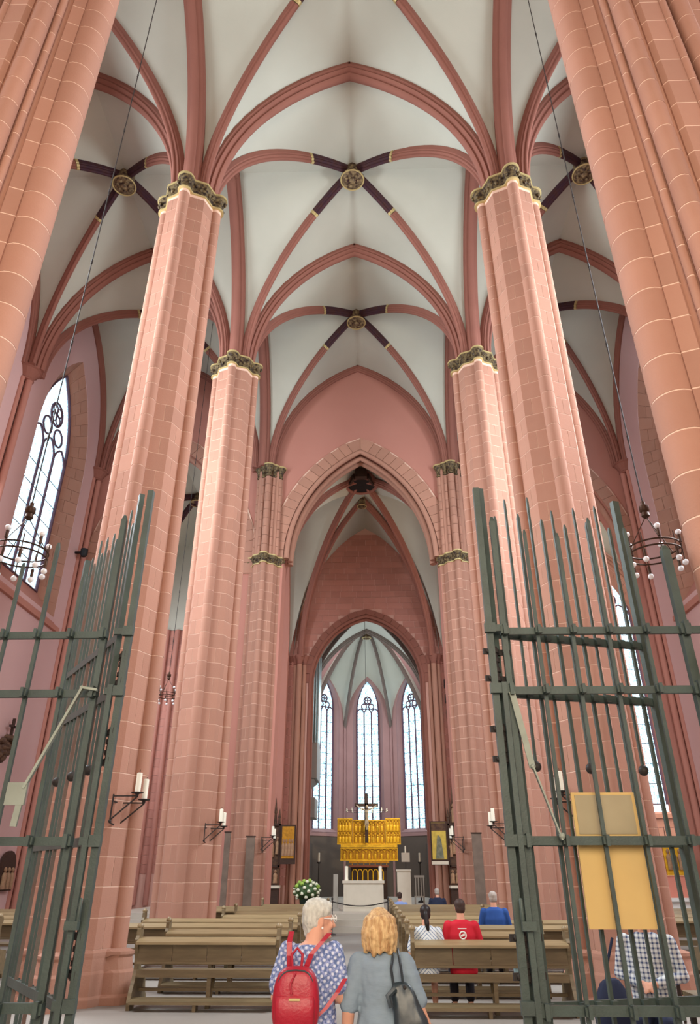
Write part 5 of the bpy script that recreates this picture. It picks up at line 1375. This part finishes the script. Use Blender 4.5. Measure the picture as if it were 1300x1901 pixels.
for q in (-1, 1):
    cc = hc+rv*q*0.034+fv*0.112+Vector((0,0,0.008))
    g.tube([cc+rv*0.026*math.cos(a*PI/8)+Vector((0,0,0.02*math.sin(a*PI/8))) for a in range(17)], 0.003, 5, False)
    g.tube([cc+rv*q*0.026, hc+rv*q*0.082+fv*0.01+Vector((0,0,0.012))], 0.003, 5)
g.tube([hc+rv*-0.01+fv*0.115+Vector((0,0,0.012)), hc+rv*0.01+fv*0.115+Vector((0,0,0.012))], 0.003, 5)
g.obj('glasses', M['white'], t, True)
B().ball(hc+rv*0.086-fv*0.003-Vector((0,0,0.045)), 0.008, 8, 6).obj('earring', 'white', t, True)
for q in (-1, 1): B().ball((q*0.088, 0.05, 0.04), (0.05, 0.13, 0.045), 12, 8).obj('shoe', 'navy', t, True)
# rucksack
r = empty('rucksack', (-0.11, 5.28, 0.935)); tag(r, 'shiny red leather rucksack on the back of the dotted dress', 'rucksack')
def sq(cx, cy, z, rx, ry, n=20, e=0.55):
    out = []
    for k in range(n):
        a = 2*PI*k/n; cx_, sx_ = math.cos(a), math.sin(a)
        out.append((cx+rx*math.copysign(abs(cx_)**e, cx_), cy+ry*math.copysign(abs(sx_)**e, sx_), z))
    return out
b = B().loft([sq(0.0, 0, z, rx, ry) for z, rx, ry in ((0.00, 0.11, 0.05), (0.015, 0.145, 0.075), (0.10, 0.155, 0.085), (0.20, 0.148, 0.08), (0.27, 0.13, 0.07), (0.31, 0.10, 0.055), (0.33, 0.05, 0.03))], True, True)
bag = b.obj('bag', 'red_leather', r, True); sb = bag.modifiers.new('round', 'SUBSURF'); sb.levels = 1; sb.render_levels = 1
B().loft([sq(0.0, -0.075, z, rx, ry) for z, rx, ry in ((0.02, 0.10, 0.02), (0.04, 0.125, 0.03), (0.15, 0.125, 0.028), (0.175, 0.115, 0.014))], True, True).obj('front_pocket', 'red_leather', bag, True)
B().tube([(0.118*math.copysign(abs(math.cos(a*PI/12))**0.6, math.cos(a*PI/12)), -0.055, 0.19+0.12*math.sin(a*PI/12)) for a in range(13)], 0.005, 5).obj('zip', 'dark_leather', bag, True)
B().tube([(-0.03, 0.0, 0.325), (-0.035, 0.0, 0.39), (0.0, 0.0, 0.425), (0.035, 0.0, 0.39), (0.03, 0.0, 0.325)], 0.009, 8).obj('handle', 'red_leather', r, True)
B().box(-0.035, 0.035, -0.110, -0.104, 0.155, 0.168).obj('metal_badge', M['gilt'], r, True)
B().tube([(0.0, -0.07, 0.30), (-0.03, -0.10, 0.24), (-0.02, -0.105, 0.19)], 0.006, 6).obj('zip_tassel', 'red_leather', r, True)
def strap(pts, w, nm, m, par):
    b = B(); P = [Vector(p) for p in pts]
    return B().loft([[p+Vector((w/2, 0, 0)), p+Vector((w/2, -0.008, 0)), p+Vector((-w/2, -0.008, 0)), p+Vector((-w/2, 0, 0))] for p in P], True, False).obj(nm, m, par, True)
strap([(-0.05, 0.05, 0.30), (-0.055, 0.04, 0.38), (-0.06, 0.06, 0.455), (-0.055, 0.14, 0.51)], 0.035, 'strap', 'red_leather', r)
strap([(0.05, 0.05, 0.30), (0.09, 0.04, 0.39), (0.16, 0.06, 0.46), (0.20, 0.14, 0.50)], 0.035, 'strap', 'red_leather', r)
strap([(0.11, 0.02, 0.04), (0.19, 0.04, 0.10), (0.26, 0.06, 0.18), (0.31, 0.10, 0.25)], 0.03, 'lower_strap', 'red_leather', r)

# woman with the black shoulder bag
t = standing('blond person seen from behind in a grey-blue shirt, black bag on the right shoulder', 0.44, 5.5)
HC = (-0.01, 0.03, 1.445); HF = (-0.05, 1, -0.05)
b = B(); head_parts(b, HC, HF, 1.0); limb(b, [(-0.005, 0.01, 1.38), (0.0, 0.0, 1.28)], [0.056, 0.064])
rings(b, [(0, 0, 0.72, 0.15, 0.11), (0, 0, 0.9, 0.145, 0.105), (0, 0, 1.02, 0.13, 0.095), (0, 0, 1.18, 0.145, 0.10), (0, 0, 1.27, 0.14, 0.09), (0, 0, 1.33, 0.06, 0.05)])
for q in (-1, 1): limb(b, [(q*0.085, 0, 0.80), (q*0.085, 0.02, 0.45), (q*0.085, 0.0, 0.09)], [0.09, 0.06, 0.044]); limb(b, [(q*0.085, -0.03, 0.045), (q*0.09, 0.13, 0.035)], [0.042, 0.035])
limb(b, [(-0.17, 0.0, 1.258), (-0.222, -0.03, 1.0), (-0.245, 0.05, 0.76)], [0.052, 0.044, 0.032]); hand(b, (-0.247, 0.055, 0.74), (-0.03, 0.15, -1), (1, 0, 0), 0.95, 0.35, 1)
limb(b, [(0.17, 0.0, 1.258), (0.238, -0.03, 1.01), (0.335, 0.0, 0.80)], [0.052, 0.042, 0.032]); hand(b, (0.342, 0.003, 0.78), (0.2, 0.15, -1), (-1, 0, 0), 0.95, 0.35, -1)
body = remesh(b.obj('body', 'skin', t, True), 0.009, 2); face(HC, HF, body)
b = B(); rings(b, [(0, 0, 0.842, 0.183, 0.143), (0, 0, 0.92, 0.172, 0.135), (0, 0, 1.02, 0.150, 0.118), (0, 0, 1.17, 0.165, 0.125), (0, 0, 1.265, 0.175, 0.11), (0, 0, 1.325, 0.10, 0.075)], 24)
limb(b, [(-0.152, 0.0, 1.258), (-0.218, -0.022, 1.04)], [0.071, 0.067]); limb(b, [(0.152, 0.0, 1.258), (0.230, -0.022, 1.06)], [0.071, 0.066])
o = remesh(b.obj('shirt', 'tee', t, True), 0.010, 4)
d_ = o.modifiers.new('folds', 'DISPLACE'); tx3 = bpy.data.textures.new('fold_noise2', 'CLOUDS'); tx3.noise_scale = 0.075; d_.texture = tx3; d_.strength = 0.016; d_.mid_level = 0.5
b = B(); rings(b, [(0, 0, 0.70, 0.172, 0.128), (0, 0, 0.84, 0.164, 0.120), (0, 0, 0.90, 0.14, 0.10)], 20)
for q in (-1, 1): limb(b, [(q*0.09, 0, 0.75), (q*0.092, 0.02, 0.45), (q*0.092, 0.0, 0.12)], [0.105, 0.08, 0.065])
remesh(b.obj('trousers', 'pink', t, True), 0.012, 3)
for q in (-1, 1): B().ball((q*0.09, 0.05, 0.04), (0.05, 0.13, 0.045), 12, 8).obj('shoe', 'white', t, True)
b = B(); b.ball((-0.01, 0.02, 1.49), (0.092, 0.110, 0.094), 16, 10); b.ball((-0.015, -0.035, 1.43), (0.098, 0.080, 0.105), 16, 10)
for k in range(9):
    a = PI*(0.95+1.1*k/8); px, py = -0.01+0.086*math.cos(a), -0.015+0.085*math.sin(a)
    limb(b, [(px*0.8, py*0.8, 1.50), (px*1.08, py*1.05, 1.42), (px*(1.05+0.06*(k % 2)), py*1.02, 1.325+0.012*(k % 3))], [0.045, 0.038, 0.022])
hr = remesh(b.obj('hair', 'hair_blond', t, True), 0.008, 1); d_ = hr.modifiers.new('strands', 'DISPLACE'); d_.texture = tx2; d_.strength = 0.02
r = empty('shoulder_bag', (0.625, 5.385, 0.74)); tag(r, 'slouchy black leather bag hanging by two straps from the right shoulder', 'handbag')
b = B().loft([sq(cx, 0.0, z, rx, ry) for cx, z, rx, ry in ((0.03, 0.0, 0.10, 0.05), (0.03, 0.02, 0.135, 0.075), (0.01, 0.14, 0.125, 0.08), (-0.02, 0.27, 0.10, 0.065), (-0.05, 0.37, 0.075, 0.045), (-0.07, 0.43, 0.055, 0.02))], True, True)
bag = b.obj('bag', 'dark_leather', r, True); sb = bag.modifiers.new('round', 'SUBSURF'); sb.levels = 1; sb.render_levels = 2
d_ = bag.modifiers.new('creases', 'DISPLACE'); d_.texture = tx3; d_.strength = 0.02
B().tube([(-0.11, -0.01, 0.40), (-0.125, -0.02, 0.50), (-0.11, 0.02, 0.565), (-0.10, 0.10, 0.60)], 0.010, 6).obj('strap', 'dark_leather', r, True)
B().tube([(-0.05, -0.01, 0.42), (-0.06, -0.02, 0.50), (-0.07, 0.02, 0.565), (-0.075, 0.10, 0.60)], 0.010, 6).obj('strap', 'dark_leather', r, True)
B().ball((-0.11, -0.03, 0.385), 0.02, 8, 6).ball((-0.04, -0.03, 0.40), 0.012, 8, 6).obj('strap_ring', 'blackiron', r, True)
B().tube([(-0.10, -0.06, 0.40), (-0.15, -0.07, 0.36), (-0.13, -0.075, 0.30)], 0.018, 6).obj('bow', 'dark_leather', r, True)

# seated visitors (local frame faces +y, seat height 0.475)
def seated(label, x, y, rz, sh_z, w, shirt, trousers, hair, hairstyle, vox=0.014, sleeve='long', head=True, lean=0.0, shins='trousers', arms='lap'):
    t = empty('person', (x, y, 0), rz); tag(t, label, 'person')
    hz = sh_z+0.175; HC = (0, 0.04+lean, hz); b = B(); head_parts(b, HC, (0, 1, -0.08), 0.98)
    limb(b, [(0, 0.01+lean, hz-0.06), (0, lean, sh_z)], [0.056, 0.064])
    rings(b, [(0, 0.02, 0.50, w*0.86, 0.13), (0, 0.01, 0.72, w*0.74, 0.11), (0, lean*0.6, sh_z-0.18, w*0.86, 0.115), (0, lean, sh_z-0.03, w*0.72, 0.085), (0, lean, sh_z+0.02, 0.06, 0.05)])
    sl = {}
    for q in (-1, 1):
        s0 = (q*w*0.92, lean, sh_z-0.06)
        e0 = (q*(w+0.06), lean+0.02, sh_z-0.34); h0 = (q*0.10, 0.30, 0.64) if arms == 'lap' else (q*0.05, 0.27, sh_z-0.40)
        sl[q] = (s0, e0, h0)
        limb(b, [s0, e0, h0], [0.052, 0.043, 0.032]); hand(b, h0, (-q*0.6, 0.7, -0.15), (0, 0, 1), 0.95, 0.6, q)
        limb(b, [(q*0.095, 0.05, 0.56), (q*0.12, 0.44, 0.55), (q*0.12, 0.42, 0.10)], [0.085, 0.062, 0.045]); limb(b, [(q*0.12, 0.39, 0.05), (q*0.13, 0.55, 0.04)], [0.042, 0.036])
    body = remesh(b.obj('body', 'skin', t, True), vox*0.9, 2); face(HC, (0, 1, -0.08), body, 0.98)
    b = B(); rings(b, [(0, 0.02, 0.49, w*0.98, 0.155), (0, 0.01, 0.72, w*0.90, 0.14), (0, lean*0.6, sh_z-0.18, w*1.0, 0.14), (0, lean, sh_z-0.03, w*0.85, 0.105), (0, lean, sh_z+0.025, 0.09, 0.075)], 20)
    for q in (-1, 1):
        s0, e0, h0 = sl[q]
        if sleeve == 'long': limb(b, [s0, e0, tuple(Vector(e0).lerp(Vector(h0), 0.85))], [0.075, 0.062, 0.05])
        else: limb(b, [s0, tuple(Vector(s0).lerp(Vector(e0), 0.75))], [0.076, 0.074])
    remesh(b.obj('shirt', shirt, t, True), vox, 3)
    b = B(); rings(b, [(0, 0.04, 0.48, w*0.95, 0.16), (0, 0.04, 0.60, w*0.93, 0.15)], 18)
    for q in (-1, 1): limb(b, [(q*0.095, 0.05, 0.565), (q*0.12, 0.44, 0.555)]+([(q*0.12, 0.42, 0.14)] if shins == 'trousers' else []), [0.098, 0.08, 0.066][:3 if shins == 'trousers' else 2])
    remesh(b.obj('trousers', trousers, t, True), vox, 3)
    for q in (-1, 1): B().ball((q*0.125, 0.47, 0.045), (0.05, 0.13, 0.045), 10, 6).obj('shoe', 'dark_trousers', t, True)
    c = Vector(HC)
    if hairstyle:
        b = B(); b.ball(c+Vector((0, -0.012, 0.045)), (0.086, 0.102, 0.085), 14, 10); b.ball(c+Vector((0, -0.04, -0.005)), (0.080, 0.070, 0.085), 14, 8)
        if hairstyle == 'ponytail':
            b.ball(c+Vector((0, -0.10, 0.0)), 0.038, 8, 6); limb(b, [c+Vector((0, -0.11, 0.0)), c+Vector((0.01, -0.14, -0.12)), c+Vector((0.03, -0.12, -0.27))], [0.034, 0.04, 0.014])
        remesh(b.obj('hair', hair, t, True), 0.011, 2)
    return t
t = seated('dark-haired person with a ponytail and striped blouse in the nearest right pew', 1.20, 12.22, 0.0, 1.08, 0.185, 'striped', 'striped', 'hair_black', 'ponytail', sleeve='short', shins='skin')
t = seated('person in a red T-shirt with white print on the back, nearest right pew', 1.74, 12.26, 0.0, 1.16, 0.215, 'red_tee', 'dark_trousers', 'hair_brown', 'short', sleeve='short')
pr = B().tube([(-0.0+0.048*math.cos(a*PI/10), -0.155, 0.985+0.048*math.sin(a*PI/10)) for a in range(21)], 0.010, 6, False).obj('print_ring', 'white', t, True)
B().bar((-0.03, -0.158, 0.975), (0.03, -0.158, 0.998), 0.012, 0.03).obj('print_bar', 'white', pr, True)
B().box(-0.035, 0.055, -0.165, -0.15, 0.86, 0.905).obj('print_box', 'white', t, True)
B().box(-0.07, 0.06, -0.145, -0.13, 1.063, 1.075).obj('print_line', 'white', t, True)
for q in (-1, 1): B().cbox((q*0.295, 0.0, 0.90), (0.02, 0.06, 0.05)).obj('sleeve_badge', 'white', t, True)
seated('white-haired person in a blue shirt sitting alone in a right-hand pew by the pier', 2.80, 15.78, 0.0, 1.20, 0.225, 'blue_shirt', 'dark_trousers', 'hair_white', 'short', sleeve='long')
seated('person in a pale blue top bent low near the lectern', 1.32, 26.6, 0.0, 0.98, 0.21, 'paleblue', 'dark_trousers', 'hair_brown', 'short', 0.018)
seated('white-haired person in a navy jacket in the far right pews', 2.58, 26.5, 0.0, 1.10, 0.23, 'navy', 'dark_trousers', 'hair_white', 'short', 0.018)
seated('person in a pale lilac top sitting in the right aisle', 8.75, 18.5, 0.5, 1.12, 0.20, mat('pale_lilac_cloth', (206, 178, 190), 0.8), 'dark_trousers', 'hair_brown', 'short', 0.018)
# guide in the plaid shirt, turned towards the gate
PX, PY, PRZ = 3.18, 8.35, PI-0.45
t = empty('chair', (PX+0.06, PY+0.14, 0), PRZ); tag(t, 'dark chair under the person in the plaid shirt', 'chair')
B().box(-0.22, 0.22, -0.2, 0.24, 0.43, 0.47).obj('seat', 'oak_dark', t, True)
for q in (-1, 1):
    for y in (-0.18, 0.2): B().box(q*0.2-0.02, q*0.2+0.02, y-0.02, y+0.02, 0, 0.43).obj('leg', 'oak_dark', t, True)
    B().box(q*0.2-0.02, q*0.2+0.02, -0.24, -0.20, 0.47, 0.95).obj('back_post', 'oak_dark', t, True)
B().box(-0.22, 0.22, -0.24, -0.21, 0.78, 0.92).obj('back_rail', 'oak_dark', t, True)
seated('person in a navy and white plaid shirt behind the screen, face hidden by the board', PX, PY, PRZ, 1.24, 0.235, 'plaid', 'navy', 'hair_brown', 'short', 0.012, 'long', arms='fold')
r = empty('cloth_bag', (2.70, 8.12, 0.0)); tag(r, 'bulging dark blue bag beside the person in the plaid shirt', 'bag')
b = B().loft([sq(0, 0, z, rx, ry, 20, 0.7) for z, rx, ry in ((0.42, 0.10, 0.08), (0.44, 0.17, 0.13), (0.58, 0.21, 0.16), (0.74, 0.17, 0.13), (0.86, 0.10, 0.07), (0.90, 0.06, 0.03))], True, True)
bag = b.obj('bag', 'navy', r, True); bag.modifiers.new('round', 'SUBSURF').render_levels = 1
d_ = bag.modifiers.new('creases', 'DISPLACE'); d_.texture = tx3; d_.strength = 0.03
B().tube([(-0.04, 0, 0.88), (0.0, 0.02, 1.02), (0.06, 0.04, 1.15), (0.10, 0.08, 1.22)], 0.014, 6).obj('strap', 'navy', r, True)
st_ = empty('stool', (2.70, 8.12, 0)); tag(st_, 'low dark stool carrying the blue bag', 'stool')
B().lathe([(0.16, 0.39), (0.17, 0.42), (0.0, 0.42)], (2.70, 8.12, 0), 16).obj('seat', 'oak_dark', st_)
for k in range(3): a = k*2*PI/3; B().tube([(2.70+0.1*math.cos(a), 8.12+0.1*math.sin(a), 0.39), (2.70+0.16*math.cos(a), 8.12+0.16*math.sin(a), 0)], 0.018, 8).obj('leg', 'oak_dark', st_)
